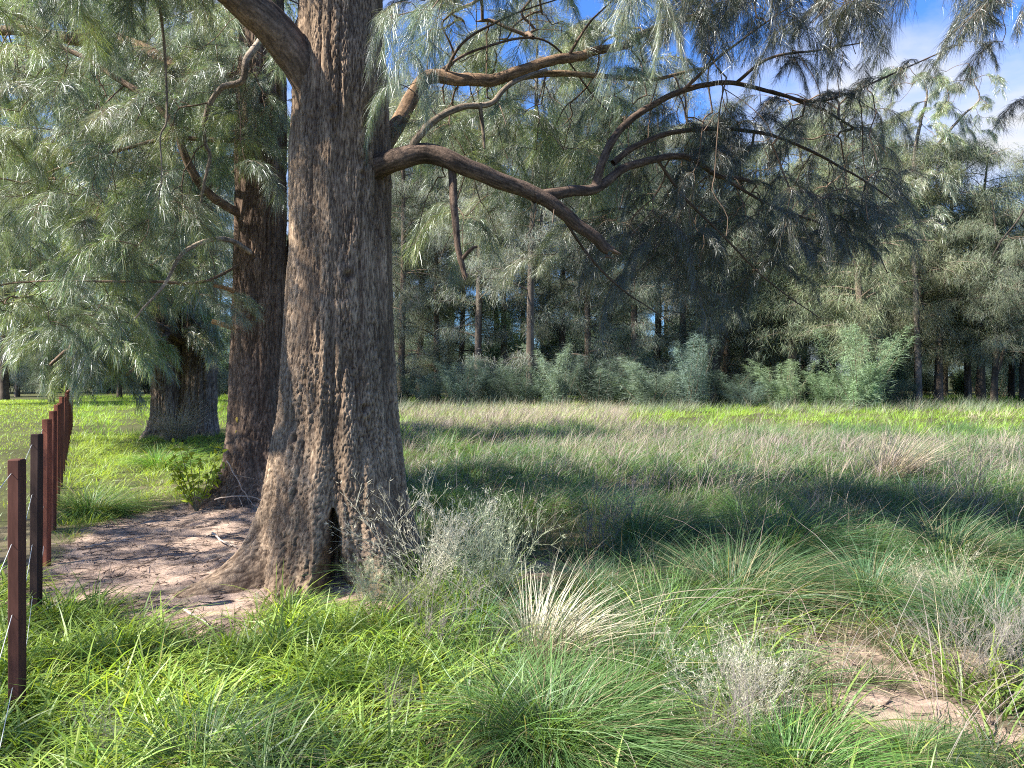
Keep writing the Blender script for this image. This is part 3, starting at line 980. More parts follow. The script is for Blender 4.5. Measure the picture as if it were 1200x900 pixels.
T2.limb([at(300, 165, 9.2), at(250, 165, 8.9), at(200, 163, 8.8), at(150, 175, 8.8), at(95, 190, 8.9), at(30, 215, 9.1)], 0.032, 0.01, c=BR)
T2.limb([at(232, 100, 9.3), at(205, 82, 9.5), at(165, 60, 9.7), at(128, 48, 10), at(80, 47, 10.2), at(35, 40, 10.4), at(-30, 30, 10.6)], 0.12, 0.06, c=(0.24, 0.15, 0.09), lab='thick brown limb crossing behind the sprays')
T2.limb([at(300, 90, 9.3), at(270, 100, 9.3), at(232, 100, 9.3)], 0.12, 0.12, c=(0.2, 0.13, 0.09))
T2.limb([at(185, -20, 6.3), at(192, 30, 6.3), at(196, 80, 6.3), at(197, 140, 6.3), at(190, 160, 6.3), at(191, 200, 6.3), at(188, 235, 6.3)], 0.014, 0.004, c=(0.30, 0.24, 0.18), sides=6, node=False)
T2.limb([at(300, 300, 9.2), at(240, 330, 8.8), at(180, 330, 8.5), at(110, 330, 8.4), at(40, 330, 8.6), at(-30, 340, 8.8)], 0.018, 0.008, c=BR)
T2.limb([at(275, 385, 9.0), at(262, 380, 8.95), at(250, 376, 8.9)], 0.035, 0.028, c=(0.45, 0.27, 0.13), node=False, name='broken_stub')
T2.limb([at(275, 342, 9.0), at(264, 337, 8.95), at(252, 334, 8.9)], 0.03, 0.02, c=(0.40, 0.24, 0.12), node=False, name='broken_stub')
T2.limb([at(340, 60, 9.4), at(380, -20, 9.4), at(460, -80, 9.8), at(560, -60, 10.4)], 0.06, 0.02, c=BR)
nohole = None
T2.region(-60, 330, -80, 60, 8.0, 11, 90, 'side', (0.55, 0.85))
T2.region(-60, 300, 60, 200, 7.6, 11, 130, 'side', (0.55, 0.85))
T2.region(-60, 225, 200, 320, 7.6, 11, 100, 'side', (0.55, 0.85))
T2.region(0, 160, 310, 390, 8.2, 10.5, 24, 'side', (0.5, 0.8))
T2.region(265, 335, 60, 190, 8.3, 8.9, 24, 'side', (0.45, 0.6))
for p in ((262, 345, 8.6), (245, 360, 8.6), (250, 330, 8.5), (235, 345, 8.7), (215, 335, 8.7)):
    T2.spot(*p, kind='side', s=0.55)
T2.grow()
link('crown', cr_, T2.root, (0.2, 0, 1.6), (0, 0, 2.0), 1.0)
link('leader', tr, T2.root, (0.0, 0, 1.6), (0, 0, 2.0), (0.45, 0.45, 1))

# ================================================================== THE PAIRED TREE BY THE FENCE
T3 = Tree('broad pair of dark brown trunks half hidden by drooping sprays near the fence', (-8.3, 19.2, 0.05))
LK = np.array([0.32, 0.24, 0.18])
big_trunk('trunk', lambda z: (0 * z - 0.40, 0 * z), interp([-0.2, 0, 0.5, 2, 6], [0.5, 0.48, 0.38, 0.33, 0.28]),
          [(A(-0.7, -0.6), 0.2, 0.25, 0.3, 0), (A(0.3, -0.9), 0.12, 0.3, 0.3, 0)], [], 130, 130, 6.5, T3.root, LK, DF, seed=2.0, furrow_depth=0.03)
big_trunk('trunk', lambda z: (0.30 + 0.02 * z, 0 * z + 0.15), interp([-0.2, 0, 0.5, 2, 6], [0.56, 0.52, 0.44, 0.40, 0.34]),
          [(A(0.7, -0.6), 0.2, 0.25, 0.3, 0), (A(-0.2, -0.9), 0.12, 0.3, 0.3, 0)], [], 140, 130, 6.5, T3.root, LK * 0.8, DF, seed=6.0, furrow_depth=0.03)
for pts in ([(215, 400, 19.2), (180, 380, 18), (130, 380, 16.5), (90, 400, 15.5), (60, 430, 15)], [(215, 330, 19.2), (150, 280, 18), (70, 260, 17), (-20, 270, 16)],
            [(215, 250, 19.3), (170, 180, 19), (100, 120, 18), (20, 90, 18)], [(220, 300, 19.3), (260, 220, 19), (320, 160, 18.5)],
            [(200, 380, 19.2), (190, 400, 18), (170, 420, 17), (150, 440, 16.5)]):
    T3.limb([at(*p) for p in pts], 0.10, 0.03, c=BR)
T3.region(55, 150, 300, 430, 14.5, 18.4, 80, 'far', (0.9, 1.3))
T3.region(-60, 250, 200, 330, 15, 20, 80, 'far', (1.1, 1.5))
T3.region(-60, 340, -40, 200, 16, 21, 80, 'far', (1.4, 1.9))
T3.region(200, 255, 345, 400, 17.5, 18.6, 10, 'far', (0.8, 1.2))
T3.grow(tipr=0.006, maxr=0.06)

# ================================================================== FENCE
fence = thing('fence', 'straight line of rusty square posts strung with four bright wires', 'fence', (0, 0, 0))
PC = [(0.085, 0.036, 0.026), (0.050, 0.030, 0.024), (0.20, 0.072, 0.044), (0.16, 0.060, 0.038)]  # sunlight painted in: third post onward redder and lighter, first two dark
fx = lambda d: (95 - 600) / F * d - 0.31
posts = []
for i in range(15):
    d = 3.56 + 1.47 * i
    x = fx(d)
    mb = MB()
    h, hw = 1.21 + rng.normal() * 0.012, 0.029
    bv = 0.006
    prof = [(-hw + bv, -hw), (hw - bv, -hw), (hw, -hw + bv), (hw, hw - bv), (hw - bv, hw), (-hw + bv, hw), (-hw, hw - bv), (-hw, -hw + bv)]
    zs = np.linspace(-0.35, h, 14)
    rings = []
    for z in zs:
        rings.append([[a_ + 0.0012 * pn(z * 9 + a_ * 50, b_ * 50, i * 3.1), b_ + 0.0012 * pn(z * 9, a_ * 60, i * 5.7), z] for a_, b_ in prof])
    rings.append([[a_ * 0.86, b_ * 0.86, h + 0.005] for a_, b_ in prof])
    V = np.array(rings).reshape(-1, 3)
    q = []
    for r_ in range(len(rings) - 1):
        for j in range(8):
            q.append([r_ * 8 + j, r_ * 8 + (j + 1) % 8, (r_ + 1) * 8 + (j + 1) % 8, (r_ + 1) * 8 + j])
    b8 = (len(rings) - 1) * 8
    tri = [[b8, b8 + j, b8 + j + 1] for j in range(1, 7)]
    mb.add(V, q, tri, PC[0] if i == 0 else PC[1] if i == 1 else PC[2 + i % 2])
    p = link('post', mb.mesh('post', [M_RUST], smooth=False), fence, (x, d, 0.012), (rng.normal() * 0.008, rng.normal() * 0.008, rng.normal() * 0.03))
    posts.append((x, d, 0.012))
for h in (1.13, 0.80, 0.47, 0.13):
    mb = MB()
    pts = [np.array([fx(1.2), 1.2, h + 0.06])]
    for k, (x, d, z0) in enumerate(posts):
        pts.append(np.array([x, d - 0.034, z0 + h]))
        pts.append(np.array([x, d + 0.034, z0 + h]))
    P = np.array(pts)
    tube(mb, P, 0.0015, 6, (1, 1, 1), 0)
    link('wire', mb.mesh('wire', [M_WIRE]), fence)

# ================================================================== FAR STAND
front = [
    ('tall', 0, 470, 44, 1.0, 'tall dark she-oak just right of the massive trunk'),
    ('tall', 2, 512, 46, 0.95, 'dark she-oak with a pair of thin trunks left of the pale hanging crown'),
    ('tall', 1, 560, 42, 1.0, 'tall she-oak with a pale grey crown hanging low over the blue-green shrubs'),
    ('tall', 1, 622, 40, 1.05, 'tallest pale-trunked she-oak above the shrub thicket'),
    ('tall', 0, 690, 43, 1.0, 'dark she-oak half hidden behind the low-hanging foliage'),
    ('tall', 2, 745, 41, 0.9, 'straight she-oak behind the two pale shrubs'),
    ('tall', 1, 800, 44, 0.95, 'she-oak with a sunlit cream trunk amid darker stems'),
    ('round', 1, 838, 43, 1.25, 'forked dark she-oak beside the cream trunk'),
    ('round', 1, 880, 44, 1.1, 'low dark tree with a crooked fork near its base'),
    ('round', 0, 930, 42, 1.15, 'straight dark-stemmed she-oak left of the leaning brown trunks'),
    ('round', 2, 1008, 39, 1.15, 'leaning brown-trunked she-oak rising behind the brightest green shrub'),
    ('round', 0, 1075, 47, 1.12, 'yellow-green round-topped she-oak under the two bare stems'),
    ('round', 0, 1135, 50, 1.0, 'rounded grey-green she-oak between the yellow-green crown and the frame edge tree'),
    ('round', 1, 1165, 44, 0.92, 'dark forked tree at the right end of the field'),
    ('round', 2, 1235, 46, 1.0, 'she-oak at the right edge with its crown against the cloud'),
    ('round', 1, 1320, 45, 1.0, 'she-oak beyond the right edge of the field'),
]
for k, v, px, d, s, lab in front:
    place_pair(KINDS[k], v, px, d, lab, 'tree', 'she_oak', 'she-oaks along the far edge of the field', s=s)
sp = Tree('sparse tree whose two thin bare stems rise above the round crowns into the cloud', at(1077, 462, 46))
sp.root['group'] = 'she-oaks along the far edge of the field'
sp.limb([at(1077, 466, 46), at(1074, 380, 46), at(1070, 280, 46), at(1070, 190, 46), at(1077, 145, 46), at(1084, 115, 46), at(1080, 90, 46)], 0.20, 0.04, name='trunk', sides=9, c=(0.2, 0.17, 0.14))
sp.limb([at(1073, 300, 46), at(1078, 205, 46), at(1100, 168, 46), at(1125, 138, 46), at(1145, 118, 46), at(1138, 95, 46)], 0.14, 0.03, name='trunk', sides=9, c=(0.2, 0.17, 0.14))
sp.region(1040, 1160, 75, 160, 44.5, 47.5, 42, 'far', (0.9, 1.7))
sp.region(1040, 1120, 160, 260, 44.5, 47.5, 24, 'far', (1.2, 2.0))
sp.grow(tipr=0.012, maxr=0.05)
for i, px in enumerate((455, 492, 540, 590, 660, 715, 770, 850, 905, 965, 1040, 1100, 1150, 1200, 1260)):
    place_pair(KINDS['tall' if px < 860 else 'round'], i * 2 + 1, px, 47 + 3 * rng.random(), 'she-oak of the second row seen between the front trunks of the far stand', 'tree', 'she_oak', 'second row of the far stand', s=(0.95 if px < 860 else 1.12) + 0.12 * rng.random())
for i, px in enumerate(np.concatenate([np.linspace(440, 1290, 26), np.linspace(430, 1290, 18)])):
    d = 52 + 9 * rng.random() + (6 if i % 2 else 0) + (20 if i >= 26 else 0)
    kind = 'tall' if px < 800 else 'round'
    s = (0.95 + 0.15 * rng.random() if px < 800 else (1.15 if px < 960 else 1.0)) * (1.2 if i >= 26 else 1.0)
    place_pair(KINDS[kind], i, px + rng.normal() * 8, d, 'slender dark she-oak in the back rows of the far stand', 'tree', 'she_oak', 'back rows of the far stand', s=s)
# behind the near trees on the left
leftlab = [(5, 51, 'round', 0, 1.25, 'grey flared-root tree far across the left paddock'), (240, 47, 'tall', 0, 0.9, 'narrow trunk standing behind the paired trunks'),
           (188, 36, 'round', 1, 1.35, 'leafy tree filling the gap behind the paired trunks'), (320, 40, 'tall', 2, 0.9, 'tall she-oak screened by the two-stemmed tree'),
           (-60, 42, 'round', 2, 1.5, 'large tree beyond the left end of the fence'), (60, 64, 'tall', 1, 0.9, 'tall pale tree at the back of the left paddock'),
           (200, 62, 'tall', 2, 0.95, 'tall dark tree at the back of the left paddock'), (400, 55, 'tall', 1, 0.9, 'tall tree hidden behind the massive trunk'),
           (-180, 55, 'tall', 0, 0.9, 'tall tree outside the left edge of the paddock'), (300, 68, 'round', 0, 1.3, 'distant rounded tree between the trunks'),
           (60, 46, 'tall', 2, 0.75, 'low-branched tree above the far end of the fence'), (140, 54, 'tall', 0, 0.8, 'low-branched tree left of the paired trunks'),
           (20, 58, 'tall', 1, 0.8, 'pale low-branched tree at the far left'), (255, 56, 'tall', 1, 0.8, 'pale low-branched tree right of the paired trunks')]
for px, d, k, v, s, lab in leftlab:
    place_pair(KINDS[k], v, px, d, lab, 'tree', 'she_oak', 'trees across the left paddock', s=s)

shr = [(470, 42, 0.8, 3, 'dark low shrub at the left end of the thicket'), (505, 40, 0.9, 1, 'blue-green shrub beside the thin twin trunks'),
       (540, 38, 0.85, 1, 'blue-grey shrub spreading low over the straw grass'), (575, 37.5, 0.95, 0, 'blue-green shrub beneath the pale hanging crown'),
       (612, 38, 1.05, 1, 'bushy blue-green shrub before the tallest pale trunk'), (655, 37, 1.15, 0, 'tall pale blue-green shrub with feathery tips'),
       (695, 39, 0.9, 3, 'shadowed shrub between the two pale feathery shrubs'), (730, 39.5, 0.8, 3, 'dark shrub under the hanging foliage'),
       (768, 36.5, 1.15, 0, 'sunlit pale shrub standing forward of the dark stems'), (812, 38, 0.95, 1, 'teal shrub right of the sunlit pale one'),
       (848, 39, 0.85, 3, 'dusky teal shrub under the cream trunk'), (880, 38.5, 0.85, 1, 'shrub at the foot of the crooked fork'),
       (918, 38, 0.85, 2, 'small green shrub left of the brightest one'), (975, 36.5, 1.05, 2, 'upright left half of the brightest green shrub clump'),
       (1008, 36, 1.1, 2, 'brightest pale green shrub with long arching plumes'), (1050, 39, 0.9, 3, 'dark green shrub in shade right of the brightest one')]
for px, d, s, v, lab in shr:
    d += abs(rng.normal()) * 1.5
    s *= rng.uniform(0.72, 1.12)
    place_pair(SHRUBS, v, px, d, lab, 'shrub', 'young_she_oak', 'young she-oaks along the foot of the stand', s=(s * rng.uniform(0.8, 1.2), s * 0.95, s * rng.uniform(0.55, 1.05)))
for i, px in enumerate(np.concatenate([np.linspace(470, 1260, 26), np.linspace(440, 1290, 20)])):
    place_pair(SHRUBS, int(rng.integers(4)), px + rng.normal() * 10, 50 + 16 * rng.random() + (26 if i >= 26 else 0), 'dim shrub deep between the trunks of the far stand', 'shrub', 'understorey_shrub', 'understorey of the far stand', s=(1.5 + 1.0 * rng.random()) if px < 900 else (0.9 + 0.6 * rng.random()))
for i, px in enumerate((-110, -80, -50, -20, 8, 36, 60, 85, 110, 135, 160, 185, 210, 235, 262, 290, 315, 345, 380, 430)):
    place_pair(SHRUBS, int(rng.integers(4)), px, 66 + 8 * rng.random(), 'dim bush along the far side of the left paddock', 'shrub', 'paddock_bush', 'bushes across the left paddock', s=2.0)


# ================================================================== GRASS (stuff)
def clumps(mb, cx, cy, nb, rad, hgt, wid, colr, lean=0.5, seg=3, bend=0.5, cvar=0.2, tip=1.25, wind=(0.12, 0.0), drop=0.6):
    """clumps of arching blades: one centre per clump, nb blades each"""
    n = len(cx)
    nb = np.broadcast_to(nb, (n,)).astype(int)
    idx = np.repeat(np.arange(n), nb)
    m_ = len(idx)
    hgt = np.broadcast_to(hgt, (n,))[idx]
    rad = np.broadcast_to(rad, (n,))[idx]
    wid = np.broadcast_to(wid, (n,))[idx]
    a = rng.uniform(0, 6.283, m_)
    r = np.sqrt(rng.uniform(0, 1, m_))
    x = cx[idx] + np.cos(a) * r * rad
    y = cy[idx] + np.sin(a) * r * rad
    z = gz(x, y) - 0.01
    ll = lean * (0.25 + r) * rng.uniform(0.4, 1.3, m_)
    D = unit(np.stack([np.cos(a) * ll + wind[0] + rng.normal(size=m_) * 0.15, np.sin(a) * ll + wind[1] + rng.normal(size=m_) * 0.15, np.ones(m_)], -1))
    h2 = unit(np.stack([D[:, 0], D[:, 1], np.zeros(m_)], -1))
    bn = bend * rng.uniform(0.3, 1.4, m_)
    B = h2 * bn[:, None] * 0.75 - np.array([0, 0, 1.0]) * (bn * drop)[:, None]
    Ln = hgt * rng.uniform(0.55, 1.25, m_)
    c = np.asarray(colr, float)
    if c.ndim == 2:
        c = c[idx]
    else:
        c = np.tile(c, (m_, 1))
    c = c * (1 + cvar * rng.normal(size=(m_, 1))) * (1 + 0.06 * rng.normal(size=(m_, 3)))
    c = np.clip(c, 0.01, 0.9)
    side = np.stack([-h2[:, 1], h2[:, 0], np.zeros(m_)], -1) + rng.normal(size=(m_, 3)) * 0.35
    ribbons(mb, np.stack([x, y, z], -1), D, Ln, wid * rng.uniform(0.6, 1.3, m_), B, seg, c * 0.85, np.clip(c * tip, 0, 1), 0, side=side)


def scatter(n, y0, y1, margin=1.12, left=-600, right=600):
    """points over the field of view, evenly spread on the ground"""
    y = np.sqrt(rng.uniform(y0 ** 2, y1 ** 2, n))
    u = rng.uniform(left * margin, right * margin, n)
    return u / F * y, y


def mixc(cols, wts, n):
    k = rng.choice(len(cols), n, p=np.array(wts) / sum(wts))
    return np.array(cols)[k]


LIMEG = (0.31, 0.41, 0.07)
MIDG = (0.13, 0.21, 0.05)
TEAL = (0.075, 0.135, 0.058)
STRAW = (0.42, 0.35, 0.22)
MAUVE = (0.30, 0.235, 0.215)
fence_side = lambda x, y: x < fx(y) + 0.1

lush, green, dry, pad = MB(), MB(), MB(), MB()
# near left: broad lime blades
x, y = scatter(1500, 2.2, 6.0)
px = x / y * F + 600
py = HZ + EYE * F / y
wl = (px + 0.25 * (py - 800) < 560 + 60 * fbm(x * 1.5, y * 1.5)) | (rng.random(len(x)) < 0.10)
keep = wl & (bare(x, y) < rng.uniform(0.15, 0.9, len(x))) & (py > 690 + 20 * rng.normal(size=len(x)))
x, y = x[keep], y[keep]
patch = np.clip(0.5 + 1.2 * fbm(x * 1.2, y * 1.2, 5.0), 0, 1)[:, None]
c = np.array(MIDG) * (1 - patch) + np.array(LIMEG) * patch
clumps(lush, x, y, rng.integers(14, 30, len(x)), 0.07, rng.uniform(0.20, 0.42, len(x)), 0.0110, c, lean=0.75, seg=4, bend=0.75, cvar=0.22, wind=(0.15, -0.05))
# thin under-layer everywhere near
x, y = scatter(5200, 2.2, 9.0)
keep = bare(x, y) < rng.uniform(0.1, 0.8, len(x))
keep &= ~fence_side(x, y)
x, y = x[keep], y[keep]
f = np.clip(0.5 + 1.4 * fbm(x * 0.9, y * 0.9, 11.0), 0, 1)[:, None]
c = np.array(TEAL) * (1 - f) + np.array(MIDG) * 1.1 * f
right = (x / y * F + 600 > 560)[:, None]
c = np.where(right, c * 0.52, c * 0.6 + np.array(LIMEG) * 0.18)  # blade colour darkened to stand for shade between tussocks, deepest on the right
c[rng.random(len(x)) < 0.13] = (0.26, 0.22, 0.13)
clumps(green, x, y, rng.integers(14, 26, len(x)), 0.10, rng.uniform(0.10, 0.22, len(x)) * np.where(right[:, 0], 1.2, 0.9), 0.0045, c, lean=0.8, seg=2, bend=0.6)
# mid field
x, y = scatter(5200, 8.0, 20.0)
keep = (bare(x, y) < 0.5) & ~fence_side(x, y)
x, y = x[keep], y[keep]
f = np.clip(0.5 + 1.5 * fbm(x * 0.35, y * 0.35, 21.0), 0, 1)[:, None]
c = np.array(TEAL) * (1 - f) + np.array(MIDG) * 1.3 * f
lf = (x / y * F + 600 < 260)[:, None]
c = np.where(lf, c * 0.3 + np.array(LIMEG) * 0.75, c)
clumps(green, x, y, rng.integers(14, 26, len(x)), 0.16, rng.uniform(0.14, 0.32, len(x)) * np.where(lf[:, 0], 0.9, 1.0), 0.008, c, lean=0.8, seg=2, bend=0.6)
x, y = scatter(5200, 19.0, 60.0)
keep = ~fence_side(x, y)
x, y = x[keep], y[keep]
f = np.clip(0.5 + 1.5 * fbm(x * 0.2, y * 0.3, 31.0), 0, 1)[:, None]
c = np.array((0.21, 0.36, 0.05)) * (1 - f) + np.array((0.31, 0.48, 0.06)) * f
clumps(green, x, y, rng.integers(14, 24, len(x)), 0.40, rng.uniform(0.22, 0.45, len(x)), 0.022, c, lean=0.9, seg=1, bend=0.3)
# olive and straw fringe before the far shrubs
x, y = scatter(900, 33.0, 37.5)
px = x / y * F + 600
keep = (px > 455) & (fbm(x * 0.5, y * 0.5, 95.0) > -0.05)
x, y = x[keep], y[keep]
clumps(dry, x, y, 26, 0.4, rng.uniform(0.5, 1.0, len(x)), 0.016, mixc([(0.13, 0.17, 0.09), (0.26, 0.23, 0.16), (0.17, 0.20, 0.13)], [2, 1, 2], len(x)), lean=0.7, seg=1, bend=0.3, wind=(0.3, 0))
# dead thatch low among the lime blades
x, y = scatter(900, 2.2, 6.5)
keep = bare(x, y) < 0.6
x, y = x[keep], y[keep]
clumps(dry, x, y, rng.integers(6, 14, len(x)), 0.10, rng.uniform(0.10, 0.24, len(x)), 0.005, mixc([(0.36, 0.29, 0.18), (0.22, 0.17, 0.11)], [1, 1], len(x)), lean=1.6, seg=2, bend=0.8)
# uneven tussocks all over the field, with dark gaps between
x, y = scatter(760, 3.4, 22.0)
px = x / y * F + 600
keep = (px > 480) & (bare(x, y) < 0.35) & (fbm(x * 0.5, y * 0.5, 91.0) > -0.3)
x, y = x[keep], y[keep]
f = rng.random((len(x), 1))
c = np.array((0.042, 0.100, 0.048)) * (1 - f) + np.array((0.13, 0.215, 0.07)) * f
clumps(green, x, y, np.where(y < 10, 230, 110), rng.uniform(0.14, 0.26, len(x)), rng.uniform(0.38, 0.66, len(x)), np.where(y < 10, 0.0042, 0.0085), c, lean=0.85, seg=3, bend=0.75, wind=(0.25, -0.05), tip=1.6)
# dry mauve and straw stems of the field
x, y = scatter(11000, 7.0, 34.0)
px = x / y * F + 600
py = HZ + EYE * F / y
dens = np.exp(-((py - 535) / 60) ** 2) * (0.90 + 0.9 * fbm(x * 0.35, y * 0.25, 41.0)) + 0.07
dens *= np.where((px > 740) & (py < 500 + np.clip((px - 740) / 18, 0, 18)), 0.08, 1.0)
keep = (rng.random(len(x)) < dens) & (px > 470)
x, y = x[keep], y[keep]
c = mixc([(0.36, 0.30, 0.20), (0.27, 0.21, 0.195), (0.26, 0.21, 0.16), (0.19, 0.145, 0.13)], [2, 5, 3, 3], len(x))
clumps(dry, x, y, rng.integers(8, 18, len(x)), 0.16, rng.uniform(0.35, 0.7, len(x)), 0.0052, c, lean=0.5, seg=2, bend=0.35, wind=(0.3, 0), tip=1.35)
x, y = scatter(2200, 22.0, 40.0)
px = x / y * F + 600
keep = (px > 455) & (fbm(x * 0.2, y * 0.35, 51.0) > np.where(px < 720, -0.15, 0.38))
x, y = x[keep], y[keep]
clumps(dry, x, y, rng.integers(10, 20, len(x)), 0.35, rng.uniform(0.4, 0.7, len(x)), 0.012, mixc([STRAW, (0.5, 0.44, 0.30)], [1, 1], len(x)), lean=0.5, seg=1, bend=0.3, wind=(0.3, 0))
# scattered dry stems near the viewer
x, y = scatter(1300, 3.0, 10.0)
px = x / y * F + 600
keep = (px > 560) & (rng.random(len(x)) < 0.25 + 0.8 * np.clip(fbm(x, y, 71.0) + 0.2, 0, 1))
x, y = x[keep], y[keep]
clumps(dry, x, y, rng.integers(5, 14, len(x)), 0.12, rng.uniform(0.45, 0.85, len(x)), 0.0030, mixc([(0.32, 0.27, 0.17), (0.24, 0.19, 0.165), (0.22, 0.19, 0.13)], [2, 2, 2], len(x)), lean=0.7, seg=3, bend=0.5)
# short turf of the left paddock
x, y = scatter(9000, 3.5, 50.0, left=-900, right=0)
keep = fence_side(x, y)
x, y = x[keep], y[keep]
f = np.clip(0.5 + 1.5 * fbm(x * 0.3, y * 0.3, 61.0), 0, 1)[:, None]
c = np.array((0.22, 0.36, 0.05)) * (1 - f) + np.array((0.36, 0.48, 0.09)) * f
clumps(pad, x, y, 14, np.clip(0.03 * y, 0.12, 0.8), 0.06 + 0.002 * y, 0.006 + 0.0006 * y, c, lean=0.9, seg=1, bend=0.3)
link('lush_grass', lush.mesh('lush_grass', [M_GRASS]), kind='stuff')
link('field_grass', green.mesh('field_grass', [M_GRASS]), kind='stuff')
link('dry_grass', dry.mesh('dry_grass', [M_DRY]), kind='stuff')
link('paddock_turf', pad.mesh('paddock_turf', [M_GRASS]), kind='stuff')

# fallen needles over the bare soil
def near_relief(x, y):
    return 0.045 * fbm(x * 3.2, y * 4.5, 1.0, 5) * bare(x, y) * np.clip((13 - y) / 2, 0, 1)


mb = MB()
n_ = 110000
x, y = scatter(n_, 3.0, 10.0)
b_ = bare(x, y)
keep = (b_ > rng.uniform(0.1, 0.9, n_)) & (rng.random(n_) < 0.22 + 1.1 * fbm(x * 2.5, y * 2.5, 81.0)) | ((np.hypot(x + 0.6, y - 5.6) < 1.3) & (rng.random(n_) < 0.5))
x, y = x[keep], y[keep]
m_ = len(x)
a = rng.uniform(0, 6.283, m_) * 0.5 + 2.6
D = np.stack([np.cos(a), np.sin(a), rng.uniform(-0.02, 0.16, m_)], -1)
ribbons(mb, np.stack([x, y, gz(x, y) + near_relief(x, y) + 0.004 + rng.uniform(0, 0.012, m_)], -1), D, rng.uniform(0.05, 0.18, m_), 0.0045, np.tile([0, 0, -0.08], (m_, 1)), 1,
        mixc([(0.30, 0.225, 0.165), (0.21, 0.15, 0.11), (0.40, 0.32, 0.24), (0.14, 0.10, 0.075)], [4, 4, 2, 2], m_))
# small twigs and flakes of bark among the needles
k_ = 0
while k_ < 1100:
    x_, y_ = scatter(1, 3.4, 10.0)
    x_, y_ = float(x_[0]), float(y_[0])
    if float(bare(x_, y_)) < rng.uniform(0.1, 0.9):
        continue
    k_ += 1
    a_, l_ = rng.uniform(0, 6.28), rng.uniform(0.03, 0.16)
    p_ = np.array([x_, y_, float(gz(x_, y_) + near_relief(x_, y_)) + 0.010])
    d_ = np.array([math.cos(a_), math.sin(a_), rng.normal() * 0.12])
    tube(mb, np.stack([p_, p_ + d_ * l_ * 0.5 + rng.normal(size=3) * 0.008, p_ + d_ * l_]), [0.0045, 0.004, 0.002], 4, np.array((0.26, 0.19, 0.14)) * rng.uniform(0.4, 1.5))
link('needle_litter', mb.mesh('needle_litter', [M_DRY]), kind='stuff')


# ================================================================== TUSSOCKS, WEEDS, FALLEN BRANCHES
def tussock(n=900, h=0.7, wid=0.005, c0=TEAL, tipc=None, droop=1.0, seed=0, dead=0.12, spread=0.14):
    mb = MB()
    a = rng.uniform(0, 6.283, n)
    r = np.sqrt(rng.uniform(0, 1, n))
    P = np.stack([np.cos(a) * r * spread, np.sin(a) * r * spread, np.full(n, -0.02)], -1)
    ll = (0.15 + 0.95 * r) * rng.uniform(0.5, 1.2, n) * droop
    D = unit(np.stack([np.cos(a) * ll + 0.35, np.sin(a) * ll - 0.08, np.ones(n)], -1) + rng.normal(size=(n, 3)) * 0.12)
    H = unit(np.stack([D[:, 0], D[:, 1], np.zeros(n)], -1))
    bn = droop * rng.uniform(0.35, 1.0, n)
    B = H * bn[:, None] * 0.7 - np.array([0, 0, 1.0]) * (bn * 0.75)[:, None]
    c = np.tile(np.array(c0, float), (n, 1)) * (1 + 0.25 * rng.normal(size=(n, 1)))
    dd = rng.random(n) < dead
    c[dd] = np.array((0.36, 0.30, 0.18))
    c = np.clip(c, 0.01, 0.8)
    side = np.stack([-H[:, 1], H[:, 0], np.zeros(n)], -1) + rng.normal(size=(n, 3)) * 0.3
    ribbons(mb, P, D, h * rng.uniform(0.5, 1.25, n), wid, B, 5, c * 0.8, np.clip(c * 1.35, 0, 0.9), 0, side=side)
    return mb.mesh('tussock', [M_DRY if c0[0] > 0.3 else M_GRASS])


